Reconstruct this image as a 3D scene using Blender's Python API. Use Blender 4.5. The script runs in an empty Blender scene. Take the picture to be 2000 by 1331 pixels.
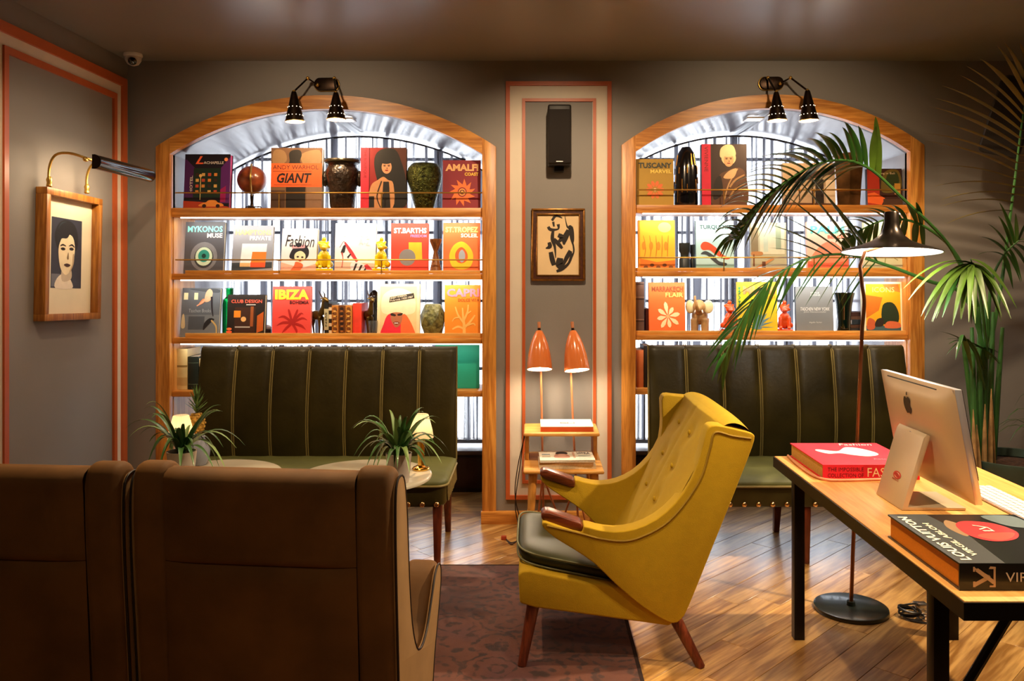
import bpy, bmesh, math, random
from mathutils import Vector, Matrix
random.seed(7)
PI = math.pi
S = bpy.context.scene
C = S.collection
def lin(h):
    if not isinstance(h, str): return (h[0], h[1], h[2], 1)
    r = [int(h[i:i+2], 16)/255 for i in (0, 2, 4)]
    return tuple((c/12.92 if c <= .04045 else ((c+.055)/1.055)**2.4) for c in r)+(1,)

# ---------------------------------------------------------------- camera
F, CX, CY, CAMZ = 1600.0, 1045.0, 535.0, 1.5      # focal length in pixels of the 2000 px frame, vanishing point, eye height
D = 4.923                                          # distance to the bookcase wall
cam = bpy.data.cameras.new('camera'); camo = bpy.data.objects.new('camera', cam); C.objects.link(camo)
cam.sensor_fit = 'HORIZONTAL'; cam.sensor_width = 36; cam.lens = F/2000*36
cam.shift_x = -(CX-1000)/2000; cam.shift_y = -(665.5-CY)/2000
cam.clip_start = .05
camo.location = (0, 0, CAMZ); camo.rotation_euler = (PI/2, 0, 0)
S.camera = camo
# ---------------------------------------------------------------- world: bright overcast daylight outside the windows
w = bpy.data.worlds.new('world'); S.world = w; w.use_nodes = True
bg = w.node_tree.nodes['Background']; bg.inputs[0].default_value = (.86, .92, 1, 1); bg.inputs[1].default_value = 5.2
# ---------------------------------------------------------------- view
S.view_settings.view_transform = 'Standard'; S.view_settings.look = 'None'
S.view_settings.exposure = 0.4; S.view_settings.gamma = 1
S.view_settings.use_curve_mapping = False
S.cycles.max_bounces = 6; S.cycles.diffuse_bounces = 4; S.cycles.glossy_bounces = 3; S.cycles.transparent_max_bounces = 10
S.cycles.caustics_reflective = False; S.cycles.caustics_refractive = False; S.cycles.adaptive_threshold = .04
S.cycles.sample_clamp_indirect = 6
S.cycles.use_denoising = True
WARM = (1, .68, .38); WARM2 = (1, .74, .46); COOL = (.92, .95, 1)
CEIL = 2.78
# ---------------------------------------------------------------- ceiling downlights: (x, y, aim x, aim y, aim z, watts, cone deg, blend, colour)
DOWN = [
 (2.42, 3.05, .75, 3.10, .35, 310, 66, .5, WARM2),
 (-.95, 3.1, -.85, 3.15, .4, 115, 84, .8, WARM),
 (-1.25, 3.35, -1.25, 4.75, .85, 60, 50, .7, WARM),
 (1.45, 3.3, 1.45, 4.75, .85, 50, 48, .7, WARM),
 (.45, 2.15, 1.3, 2.6, .7, 120, 66, .6, WARM2),
 (1.5, 1.7, 1.4, 2.4, .7, 75, 70, .6, WARM2),
 (.15, 3.45, .12, 4.9, 1.5, 95, 80, .8, WARM2),
 (-1.5, 3.1, -2.4, 4.3, 1.3, 40, 70, .9, WARM2),
 (1.9, 3.6, 2.4, 4.4, 1.3, 85, 76, .8, WARM2),
 (-.75, .55, -.8, 2.3, .55, 20, 70, .9, WARM),  # unseen lamp added as fill for the armchair backs
 (.6, .7, .9, 2.9, .4, 32, 74, .9, WARM2),  # unseen lamp added behind the camera as ambient fill
 (-1.25, 3.55, -1.25, 4.9, 1.9, 34, 95, .9, WARM2),
 (1.4, 3.55, 1.4, 4.9, 1.9, 34, 95, .9, WARM2),
]
def spot(x, y, tx, ty, tz, watts, cone, blend, col):
    l = bpy.data.lights.new('downlight_lamp', 'SPOT'); l.energy = watts; l.color = col
    l.spot_size = math.radians(cone); l.spot_blend = blend; l.shadow_soft_size = .035
    o = bpy.data.objects.new('downlight_lamp', l); C.objects.link(o)
    o.location = (x, y, CEIL-.03)
    o.rotation_euler = (Vector((tx, ty, tz))-o.location).to_track_quat('-Z', 'Y').to_euler()
    return o
DL = [spot(*d) for d in DOWN]

# ================================================================= helpers
def P(x, y, Y): return Vector(((x-CX)*Y/F, Y, CAMZ-(y-CY)*Y/F))
def PX(x, Y): return (x-CX)*Y/F
def PZ(y, Y): return CAMZ-(y-CY)*Y/F
def on_z(x, y, z):
    Y = (CAMZ-z)*F/(y-CY); return Vector(((x-CX)*Y/F, Y, z))

class MB:
    def __init__(s): s.v = []; s.f = []; s.m = []
    def add(s, vs, fs, mi=0):
        b = len(s.v); s.v += [tuple(p) for p in vs]
        s.f += [tuple(i+b for i in f) for f in fs]; s.m += [mi]*len(fs); return s
    def box(s, x0, x1, y0, y1, z0, z1, mi=0):
        return s.add([(x0,y0,z0),(x1,y0,z0),(x1,y1,z0),(x0,y1,z0),(x0,y0,z1),(x1,y0,z1),(x1,y1,z1),(x0,y1,z1)],
            [(0,3,2,1),(4,5,6,7),(0,1,5,4),(1,2,6,5),(2,3,7,6),(3,0,4,7)], mi)
    def tube(s, pts, r, n=8, closed=False, caps=True, mi=0, flat=1):
        pts = [Vector(p) for p in pts]; m = len(pts)
        rr = r if isinstance(r, (list, tuple)) else [r]*m
        t0 = (pts[1]-pts[0]).normalized()
        up = Vector((0,0,1)) if abs(t0.z) < .9 else Vector((1,0,0))
        a = t0.cross(up).normalized(); vs = []
        for i, p in enumerate(pts):
            if closed: t = (pts[(i+1) % m]-pts[i-1])
            else: t = pts[min(i+1, m-1)]-pts[max(i-1, 0)]
            t.normalize(); a = (a-t*a.dot(t)).normalized(); b = t.cross(a)
            for k in range(n):
                q = 2*PI*k/n; vs.append(p+a*math.cos(q)*rr[i]+b*math.sin(q)*rr[i]*flat)
        fs = []
        for i in range(m if closed else m-1):
            j = (i+1) % m
            for k in range(n): fs.append((i*n+k, i*n+(k+1) % n, j*n+(k+1) % n, j*n+k))
        if caps and not closed: fs += [tuple(range(n))[::-1], tuple((m-1)*n+k for k in range(n))]
        return s.add(vs, fs, mi)
    def cyl(s, p0, p1, r0, r1=None, n=16, caps=True, mi=0): return s.tube([p0, p1], [r0, r0 if r1 is None else r1], n, False, caps, mi)
    def lathe(s, prof, c=(0,0,0), n=24, cap0=True, cap1=True, mi=0, rot=None, fn=None):
        vs = []; m = len(prof)
        for i, (r, z) in enumerate(prof):
            for k in range(n):
                q = 2*PI*k/n; rk = r*(fn(q, i/(m-1)) if fn else 1)
                p = Vector((rk*math.cos(q), rk*math.sin(q), z))
                if rot: p = rot @ p
                vs.append(p+Vector(c))
        fs = [(i*n+k, i*n+(k+1) % n, (i+1)*n+(k+1) % n, (i+1)*n+k) for i in range(m-1) for k in range(n)]
        if cap0: fs.append(tuple(range(n))[::-1])
        if cap1: fs.append(tuple((m-1)*n+k for k in range(n)))
        return s.add(vs, fs, mi)
    def prism(s, poly, a, b, ax='y', mi=0):
        n = len(poly)
        mk = {'y': lambda p, t: (p[0], t, p[1]), 'x': lambda p, t: (t, p[0], p[1]), 'z': lambda p, t: (p[0], p[1], t)}[ax]
        vs = [mk(p, a) for p in poly]+[mk(p, b) for p in poly]
        fs = [tuple(range(n)), tuple(range(2*n-1, n-1, -1))]+[(i, i+n, (i+1) % n+n, (i+1) % n) for i in range(n)]
        return s.add(vs, fs, mi)
    def ell(s, c, rx, ry, rz, n=12, m=8, mi=0, rot=None):
        vs = []
        for i in range(m+1):
            th = PI*i/m
            for k in range(n):
                q = 2*PI*k/n
                p = Vector((rx*math.sin(th)*math.cos(q), ry*math.sin(th)*math.sin(q), rz*math.cos(th)))
                if rot: p = rot @ p
                vs.append(p+Vector(c))
        fs = [(i*n+k, (i+1)*n+k, (i+1)*n+(k+1) % n, i*n+(k+1) % n) for i in range(m) for k in range(n)]
        return s.add(vs, fs, mi)
    def grid(s, fn, nu, nv, mi=0, cu=False):
        vs = [fn(u/(nu if cu else nu-1), v/(nv-1)) for v in range(nv) for u in range(nu)]
        fs = [(v*nu+u, v*nu+(u+1) % nu, (v+1)*nu+(u+1) % nu, (v+1)*nu+u) for v in range(nv-1) for u in range(nu if cu else nu-1)]
        return s.add(vs, fs, mi)
    def frame(s, x0, x1, z0, z1, b, y0, y1, mi=0):     # rectangular frame in xz, bars b wide
        s.box(x0, x1, y0, y1, z0, z0+b, mi); s.box(x0, x1, y0, y1, z1-b, z1, mi)
        s.box(x0, x0+b, y0, y1, z0+b, z1-b, mi); s.box(x1-b, x1, y0, y1, z0+b, z1-b, mi); return s
    def build(s, name, mats, parent=None, world=False, smooth=False, ang=38, bevel=0, seg=2, weld=True, normals=True, mesh=None):
        me = bpy.data.meshes.new(name)
        off = Vector((0,0,0))
        if world and parent is not None: off = Vector(parent.location)
        me.from_pydata([tuple(Vector(p)-off) for p in s.v], [], s.f)
        me.polygons.foreach_set('material_index', s.m)
        if weld or bevel or normals:
            bm = bmesh.new(); bm.from_mesh(me)
            if weld: bmesh.ops.remove_doubles(bm, verts=bm.verts, dist=1e-5)
            if normals: bmesh.ops.recalc_face_normals(bm, faces=bm.faces)
            if bevel:
                es = [e for e in bm.edges if len(e.link_faces) == 2 and e.calc_face_angle(0) > math.radians(28)]
                bmesh.ops.bevel(bm, geom=es, offset=bevel, segments=seg, profile=.5, affect='EDGES', clamp_overlap=True)
            bm.to_mesh(me); bm.free()
        for m in (mats if isinstance(mats, (list, tuple)) else [mats]): me.materials.append(m)
        if smooth or bevel:
            me.polygons.foreach_set('use_smooth', [True]*len(me.polygons))
            me.set_sharp_from_angle(angle=math.radians(ang))
        o = bpy.data.objects.new(name, me); C.objects.link(o)
        if parent is not None: o.parent = parent
        return o

def thing(name, label, cat, loc=(0,0,0), rot=(0,0,0), group=None):
    o = bpy.data.objects.new(name, None); C.objects.link(o); o.empty_display_size = .05
    o.location = loc; o.rotation_euler = rot; return tag(o, label, cat, group)
def tag(o, label, cat, group=None):
    o['label'] = label; o['category'] = cat
    if group: o['group'] = group
    return o
def struct(o, label=None):
    o['kind'] = 'structure'
    if label: o['label'] = label
    return o
def link_copy(o, parent, loc=None):
    c = o.copy(); C.objects.link(c); c.parent = parent
    if loc is not None: c.location = loc
    return c
def smoothpts(pts, n=6, closed=False):                # Catmull-Rom
    pts = [Vector(p) for p in pts]; m = len(pts); out = []
    for i in range(m if closed else m-1):
        g = lambda k: pts[k % m] if closed else pts[max(0, min(m-1, k))]
        a, b, c, d = g(i-1), g(i), g(i+1), g(i+2)
        for k in range(n):
            t = k/n
            out.append(.5*((2*b)+(c-a)*t+(2*a-5*b+4*c-d)*t*t+(3*b-a-3*c+d)*t**3))
    if not closed: out.append(pts[-1])
    return out
def s2(pts, n=5, closed=False): return [(p.x, p.y) for p in smoothpts([(a, b, 0) for a, b in pts], n, closed)]

# ================================================================= materials
MATS = {}
def mat(name, col, rough=.55, metal=0, var=.12, vs=9, bump=0, bs=60, coat=0, sheen=0, sheencol=None, trans=0, ior=1.45, emit=0, ecol=None, spec=.5, alpha=1):
    if name in MATS: return MATS[name]
    m = bpy.data.materials.new(name); m.use_nodes = True; nt = m.node_tree; b = nt.nodes['Principled BSDF']
    c = lin(col)
    b.inputs['Roughness'].default_value = rough; b.inputs['Metallic'].default_value = metal
    b.inputs['Coat Weight'].default_value = coat; b.inputs['Coat Roughness'].default_value = .08
    b.inputs['Specular IOR Level'].default_value = spec; b.inputs['IOR'].default_value = ior
    b.inputs['Transmission Weight'].default_value = trans; b.inputs['Alpha'].default_value = alpha
    if sheen:
        b.inputs['Sheen Weight'].default_value = sheen; b.inputs['Sheen Roughness'].default_value = .4
        b.inputs['Sheen Tint'].default_value = lin(sheencol or col)
    if emit:
        b.inputs['Emission Color'].default_value = lin(ecol or col); b.inputs['Emission Strength'].default_value = emit
    tc = nt.nodes.new('ShaderNodeTexCoord'); nz = nt.nodes.new('ShaderNodeTexNoise'); nz.inputs['Scale'].default_value = vs
    nz.inputs['Detail'].default_value = 4
    nt.links.new(tc.outputs['Object'], nz.inputs['Vector'])
    cr = nt.nodes.new('ShaderNodeValToRGB')
    cr.color_ramp.elements[0].position = .3; cr.color_ramp.elements[1].position = .7
    cr.color_ramp.elements[0].color = tuple(x*(1-var) for x in c[:3])+(1,)
    cr.color_ramp.elements[1].color = tuple(min(1, x*(1+var)) for x in c[:3])+(1,)
    nt.links.new(nz.outputs['Fac'], cr.inputs['Fac']); nt.links.new(cr.outputs['Color'], b.inputs['Base Color'])
    if bump:
        n2 = nt.nodes.new('ShaderNodeTexNoise'); n2.inputs['Scale'].default_value = bs; nt.links.new(tc.outputs['Object'], n2.inputs['Vector'])
        bp = nt.nodes.new('ShaderNodeBump'); bp.inputs['Strength'].default_value = bump; bp.inputs['Distance'].default_value = .01
        nt.links.new(n2.outputs['Fac'], bp.inputs['Height']); nt.links.new(bp.outputs['Normal'], b.inputs['Normal'])
    MATS[name] = m; return m
def flat(col, rough=.55): return mat('print_'+str(col)+str(rough), col, rough, var=.05, vs=25)

def wood(name, c0, c1, axis=2, scale=3.0, rough=.4, rnd=.25, coat=0, fine=1.0, crough=.15):
    if name in MATS: return MATS[name]
    m = bpy.data.materials.new(name); m.use_nodes = True; nt = m.node_tree; N = nt.nodes; L = nt.links; b = N['Principled BSDF']
    tc = N.new('ShaderNodeTexCoord'); oi = N.new('ShaderNodeObjectInfo')
    ad = N.new('ShaderNodeVectorMath'); ad.operation = 'MULTIPLY_ADD'
    cmb = N.new('ShaderNodeCombineXYZ')
    for i in range(3): L.new(oi.outputs['Random'], cmb.inputs[i])
    ad.inputs[1].default_value = (37, 53, 29); L.new(cmb.outputs[0], ad.inputs[0]); L.new(tc.outputs['Object'], ad.inputs[2])
    mp = N.new('ShaderNodeMapping'); sc = [scale*6]*3; sc[axis] = scale*.45; mp.inputs['Scale'].default_value = sc
    L.new(ad.outputs[0], mp.inputs['Vector'])
    n1 = N.new('ShaderNodeTexNoise'); n1.inputs['Scale'].default_value = 1.0; n1.inputs['Detail'].default_value = 3; n1.inputs['Distortion'].default_value = .6
    L.new(mp.outputs[0], n1.inputs['Vector'])
    mu = N.new('ShaderNodeMath'); mu.operation = 'MULTIPLY'; mu.inputs[1].default_value = 22*fine; L.new(n1.outputs['Fac'], mu.inputs[0])
    sn = N.new('ShaderNodeMath'); sn.operation = 'SINE'; L.new(mu.outputs[0], sn.inputs[0])
    n2 = N.new('ShaderNodeTexNoise'); n2.inputs['Scale'].default_value = 9; n2.inputs['Detail'].default_value = 4; L.new(mp.outputs[0], n2.inputs['Vector'])
    mx = N.new('ShaderNodeMath'); mx.operation = 'MULTIPLY_ADD'; mx.inputs[1].default_value = .22; L.new(sn.outputs[0], mx.inputs[0]); L.new(n2.outputs['Fac'], mx.inputs[2])
    cr = N.new('ShaderNodeValToRGB'); cr.color_ramp.elements[0].position = .22; cr.color_ramp.elements[1].position = .78
    cr.color_ramp.elements[0].color = lin(c0); cr.color_ramp.elements[1].color = lin(c1); L.new(mx.outputs[0], cr.inputs['Fac'])
    hs = N.new('ShaderNodeHueSaturation'); mr = N.new('ShaderNodeMapRange')
    mr.inputs['To Min'].default_value = 1-rnd; mr.inputs['To Max'].default_value = 1+rnd
    L.new(oi.outputs['Random'], mr.inputs['Value']); L.new(mr.outputs[0], hs.inputs['Value']); L.new(cr.outputs[0], hs.inputs['Color'])
    L.new(hs.outputs[0], b.inputs['Base Color'])
    b.inputs['Roughness'].default_value = rough; b.inputs['Coat Weight'].default_value = coat; b.inputs['Coat Roughness'].default_value = crough
    bp = N.new('ShaderNodeBump'); bp.inputs['Strength'].default_value = .08; bp.inputs['Distance'].default_value = .004
    L.new(n2.outputs['Fac'], bp.inputs['Height']); L.new(bp.outputs[0], b.inputs['Normal'])
    MATS[name] = m; return m

def emitter(name, col, strength):
    if name in MATS: return MATS[name]
    m = bpy.data.materials.new(name); m.use_nodes = True; nt = m.node_tree; nt.nodes.remove(nt.nodes['Principled BSDF'])
    e = nt.nodes.new('ShaderNodeEmission'); e.inputs[0].default_value = (*col, 1); e.inputs[1].default_value = strength
    nt.links.new(e.outputs[0], nt.nodes['Material Output'].inputs[0]); MATS[name] = m; return m
def sheer(name, col, fac):
    m = bpy.data.materials.new(name); m.use_nodes = True; nt = m.node_tree; b = nt.nodes['Principled BSDF']; nt.nodes.remove(b)
    df = nt.nodes.new('ShaderNodeBsdfDiffuse'); tl = nt.nodes.new('ShaderNodeBsdfTranslucent'); tr = nt.nodes.new('ShaderNodeBsdfTransparent')
    df.inputs[0].default_value = lin(col); tl.inputs[0].default_value = lin(col)
    a = nt.nodes.new('ShaderNodeMixShader'); a.inputs[0].default_value = .35; nt.links.new(df.outputs[0], a.inputs[1]); nt.links.new(tl.outputs[0], a.inputs[2])
    tc = nt.nodes.new('ShaderNodeTexCoord'); mp = nt.nodes.new('ShaderNodeMapping'); mp.inputs['Scale'].default_value = (34, 1, .5)
    nz = nt.nodes.new('ShaderNodeTexNoise'); nz.inputs['Scale'].default_value = 1; nz.inputs['Detail'].default_value = 1
    nt.links.new(tc.outputs['Object'], mp.inputs[0]); nt.links.new(mp.outputs[0], nz.inputs['Vector'])
    mr = nt.nodes.new('ShaderNodeMapRange'); mr.inputs['From Min'].default_value = .38; mr.inputs['From Max'].default_value = .6
    mr.inputs['To Min'].default_value = fac*.35; mr.inputs['To Max'].default_value = min(1, fac*1.75); nt.links.new(nz.outputs['Fac'], mr.inputs['Value'])
    x = nt.nodes.new('ShaderNodeMixShader'); nt.links.new(mr.outputs[0], x.inputs[0]); nt.links.new(tr.outputs[0], x.inputs[1]); nt.links.new(a.outputs[0], x.inputs[2])
    nt.links.new(x.outputs[0], nt.nodes['Material Output'].inputs[0]); return m

OAK = wood('oak_orange', 'b06c28', 'e09c48', axis=2, scale=2.2, rough=.38, rnd=.05)
OAKX = wood('oak_orange_x', 'b06c28', 'e09c48', axis=0, scale=2.2, rough=.38, rnd=.05)
HONEY = wood('honey_beech', 'c98a3a', 'e2ab5c', axis=0, scale=2.5, rough=.4, rnd=.04)
HONEYZ = wood('honey_beech_z', 'c07f33', 'dca055', axis=2, scale=2.5, rough=.4, rnd=.04)
DESKW = wood('desk_ply', 'd8964a', 'eeb566', axis=1, scale=2.0, rough=.42, rnd=.02, fine=.7)
TEAK = wood('dark_teak', '5a2614', '7d3a20', axis=2, scale=5, rough=.35, rnd=.05)
TEAKX = wood('dark_teak_x', '55250f', '7d3a20', axis=0, scale=5, rough=.3, rnd=.05)
FLOORW = wood('floor_oak', '93662f', 'd3a662', axis=0, scale=1.5, rough=.3, rnd=.2, fine=1.1, coat=.9, crough=.24)
WALL = mat('wall_taupe', '86807b', .62, var=.04, vs=2, bump=.05, bs=180)
CEILM = mat('ceiling_taupe', '8d8c89', .34, var=.03, vs=2)
CORAL = mat('coral_trim', 'bb5a2c', .4, var=.06)
CREAM = mat('cream_band', 'd8cbb8', .55, var=.03)
SOFFIT = mat('soffit_grey', '7c7a82', .22, var=.05, vs=3)
BRASS = mat('brass', 'c49a4c', .28, metal=.8, var=.1)
BRONZE = mat('dark_bronze', '2e2118', .35, metal=.9, var=.25, vs=20)
BLACK = mat('black_satin', '121212', .4, var=.2)
BLACKM = mat('black_metal', '1b1714', .38, metal=.6, var=.1)
WHITE = mat('white_gloss', 'f2efe9', .35, var=.02)
PAPER = mat('paper_edge', 'd9cfb8', .8, var=.12, vs=200)
CHROME = mat('silver', 'c9c7c4', .25, metal=1, var=.05)
# ================================================================= the room
XL, XR, YB, NB = -2.446, 3.25, -2.2, 5.93
ARCH = [dict(cx=-1.252, hw=.9385, zt=2.49, rise=.272, post=.08, sh=[(1.842, 1.897), (1.464, 1.5), (1.078, 1.112), (.758, .792)], lip=(1.52, 1.14)),
        dict(cx=1.425, hw=.8246, zt=2.494, rise=.262, post=.082, sh=[(1.867, 1.915), (1.482, 1.514), (1.1, 1.131), (.772, .806)], lip=(1.536, 1.155))]
for a in ARCH:
    a['R'] = (a['hw']**2+a['rise']**2)/(2*a['rise']); a['cz'] = a['zt']-a['R']; a['zs'] = a['zt']-a['rise']
def arcz(a, x, extra=0): return a['cz']+math.sqrt(max(0, (a['R']+extra)**2-(x-a['cx'])**2))

# floor: straight oak boards laid at 45 degrees
sub = struct(MB().box(XL-.1, XR+.1, YB-.1, NB+.05, -.06, -.0125).build('floor', mat('subfloor', '6b4a2a', .7)), 'warm oak floor of diagonal boards')
PW, PL = .135, 1.15
pm = MB().box(-PL/2+.0008, PL/2-.0008, -PW/2+.0007, PW/2-.0007, -.012, 0)
proto = pm.build('plank', FLOORW, sub, bevel=.0012, seg=1)
pmesh = proto.data; bpy.data.objects.remove(proto)
rest = MB(); ca = math.sqrt(.5); rf = random.Random(3)
for r in range(-60, 70):
    off = rf.random()*PL
    for k in range(-9, 10):
        u, v = k*PL+off, r*PW
        x, y = .5+(u-v)*ca, 3.0+(u+v)*ca
        if not (XL-.5 < x < XR+.5 and YB-.5 < y < NB+.4): continue
        seen = -1.0 < x < 2.75 and 2.65 < y < 5.3 and not (x < .05 and y < 3.9)
        if seen:
            o = bpy.data.objects.new('plank', pmesh); C.objects.link(o); o.parent = sub
            o.location = (x, y, 0); o.rotation_euler = (0, 0, PI/4 + (PI if rf.random() < .5 else 0))
        else:
            R = Matrix.Rotation(PI/4, 3, 'Z')
            q = MB().box(-PL/2+.001, PL/2-.001, -PW/2+.001, PW/2-.001, -.012, 0)
            rest.add([R @ Vector(p)+Vector((x, y, 0)) for p in q.v], q.f)
ro = rest.build('boards', wood('floor_oak_rest', '9a6630', 'd8a660', axis=0, scale=1.5, rough=.3, rnd=.0, coat=.9, crough=.24), sub, weld=False, normals=False); ro['kind'] = 'stuff'

# walls and ceiling
struct(MB().box(XL-.1, XR+.1, YB-.1, D+.02, CEIL, CEIL+.08).build('ceiling', CEILM), 'smooth taupe ceiling')
struct(MB().box(XL-.08, XL, YB, D, 0, CEIL).build('wall_left', WALL), 'taupe wall with coral framed panel at the left')
struct(MB().box(XR, XR+.08, YB, D, 0, CEIL).build('wall_right', WALL), 'taupe side wall at the right')
struct(MB().box(XL-.08, XR+.08, YB-.08, YB, 0, CEIL).build('wall_front', WALL), 'taupe wall behind the viewer')
bw = MB()
def arc_pts(a, n=28, extra=0, hw=None):
    h = hw or a['hw']
    return [(a['cx']-h+2*h*i/n, arcz(a, a['cx']-h+2*h*i/n, extra)) for i in range(n+1)]
WY = D+.06
xs = [XL-.08]
for a in ARCH:
    p = arc_pts(a); x0, x1 = p[0][0], p[-1][0]
    bw.box(xs[-1], x0, D, WY, 0, CEIL)
    for (xa, za), (xb, zb) in zip(p[:-1], p[1:]):
        bw.prism([(xa, za), (xb, zb), (xb, CEIL), (xa, CEIL)], D, WY)
    xs.append(x1)
bw.box(xs[-1], XR+.08, D, WY, 0, CEIL)
struct(bw.build('wall_back', WALL), 'taupe wall with two arched bookcase openings')
for i, a in enumerate(ARCH):
    pts = [(a['cx']-a['hw'], 0)]+arc_pts(a)+[(a['cx']+a['hw'], 0)]
    ou = [(a['cx']-a['hw']-.06, 0)]+[(x+(x-a['cx'])*.05, z+.06) for x, z in arc_pts(a)]+[(a['cx']+a['hw']+.06, 0)]
    m = MB()
    for k in range(len(pts)-1): m.prism([pts[k], pts[k+1], ou[k+1], ou[k]], D+.02, NB)
    struct(m.build('wall_niche_%d' % (i+1), SOFFIT, smooth=True, ang=30), 'pale grey arched window recess behind the '+('left' if i == 0 else 'right')+' bookcase')
    m = MB().box(a['cx']-a['hw']-.3, a['cx']+a['hw']+.3, NB, NB+.06, -.02, .30)
    struct(m.build('wall_under_window_%d' % (i+1), WALL))

# baseboards
def base(nm, x0, x1): struct(MB().box(x0, x1, D-.026, D, 0, .077).build(nm, OAKX, bevel=.002), 'orange oak baseboard')
base('baseboard_back_left', XL, ARCH[0]['cx']-ARCH[0]['hw']+.003)
base('baseboard_back_centre', ARCH[0]['cx']+ARCH[0]['hw']-.01, ARCH[1]['cx']-ARCH[1]['hw']+.01)
base('baseboard_back_right', ARCH[1]['cx']+ARCH[1]['hw']-.01, XR)
struct(MB().box(XL, XL+.02, YB, D-.03, 0, .077).build('baseboard_left', OAK, bevel=.002))
struct(MB().box(XR-.02, XR, YB, D-.03, 0, .077).build('baseboard_right', OAK, bevel=.002))

# coral panel mouldings: centre of the back wall, left wall
def panel(nm, x0, x1, z0, z1, x2, x3, z2, z3, bo, bi, place, label):
    m = MB().frame(x0+bo*.6, x1-bo*.6, z0+bo*.6, z1-bo*.6, (x2-x0), -.004, .0, 1)
    m.frame(x0, x1, z0, z1, bo, -.018, 0, 0); m.frame(x2, x3, z2, z3, bi, -.014, 0, 0)
    m.v = [place(p) for p in m.v]
    return struct(m.build(nm, [CORAL, CREAM], weld=False), label)
KP = 1/325.0
panel('trim_1', PX(988, D), PX(1194, D), PZ(975, D), PZ(160, D), PX(1020, D), PX(1164, D), PZ(944, D), PZ(193, D), 8*KP, 6*KP,
      lambda p: (p[0], p[1]+D, p[2]), 'coral moulding with cream band framing the centre wall panel')
panel('trim_2', -4.88, -3.63, .25, 2.658, -4.772, -3.756, .36, 2.55, .05, .033, lambda p: (XL-p[1], -p[0], p[2]), 'coral moulding with cream band on the left wall')

# recessed downlight fixtures in the ceiling; the two behind the viewer are added fill
first = None
ABOVE = ['right of the desk beside the right wall', 'over the brown velvet armchairs', 'aimed at the left bench', 'aimed at the right bench', 'left of the desk', 'over the near end of the desk', 'aimed at the centre wall panel', 'aimed at the portrait', 'aimed at the palm', 'behind the viewer at the left', 'behind the viewer at the right', 'washing the left arch', 'washing the right arch']
for d, lo, ab in zip(DOWN, DL, ABOVE):
    f = thing('downlight', 'round recessed ceiling downlight '+ab, 'downlight', (d[0], d[1], CEIL), group='recessed ceiling downlights')
    MB().lathe([(.045, 0), (.06, 0), (.06, -.006), (.045, -.006), (.045, 0)], n=24, cap0=False, cap1=False).build('ring', WHITE, f, smooth=True)
    MB().lathe([(.044, -.002), (.001, -.002)], n=20, cap0=False).build('lens', emitter('downlight_lens', (1, .8, .55), 3), f)

# ================================================================= arched windows, sheer curtains, bookcases
GL = bpy.data.materials.new('window_glass'); GL.use_nodes = True; nt = GL.node_tree; nt.nodes.remove(nt.nodes['Principled BSDF'])
t_ = nt.nodes.new('ShaderNodeBsdfTransparent'); g_ = nt.nodes.new('ShaderNodeBsdfGlossy'); x_ = nt.nodes.new('ShaderNodeMixShader'); x_.inputs[0].default_value = .06
g_.inputs['Roughness'].default_value = .05
nt.links.new(t_.outputs[0], x_.inputs[1]); nt.links.new(g_.outputs[0], x_.inputs[2]); nt.links.new(x_.outputs[0], nt.nodes['Material Output'].inputs[0])
IRON = mat('window_iron', '23262c', .5, var=.1)
SHEER = sheer('charcoal_sheer', '70727c', .57)
LEDM = emitter('led_strip', (1, .97, .88), 5)
def area(name, x, y, z, sx, sy, watts, col, rx=0):
    l = bpy.data.lights.new(name, 'AREA'); l.shape = 'RECTANGLE'; l.size = sx; l.size_y = sy; l.energy = watts; l.color = col
    o = bpy.data.objects.new(name, l); C.objects.link(o); o.location = (x, y, z); o.rotation_euler = (rx, 0, 0); return o
LED_W = (2.6, 2.2, 1.2)
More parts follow.
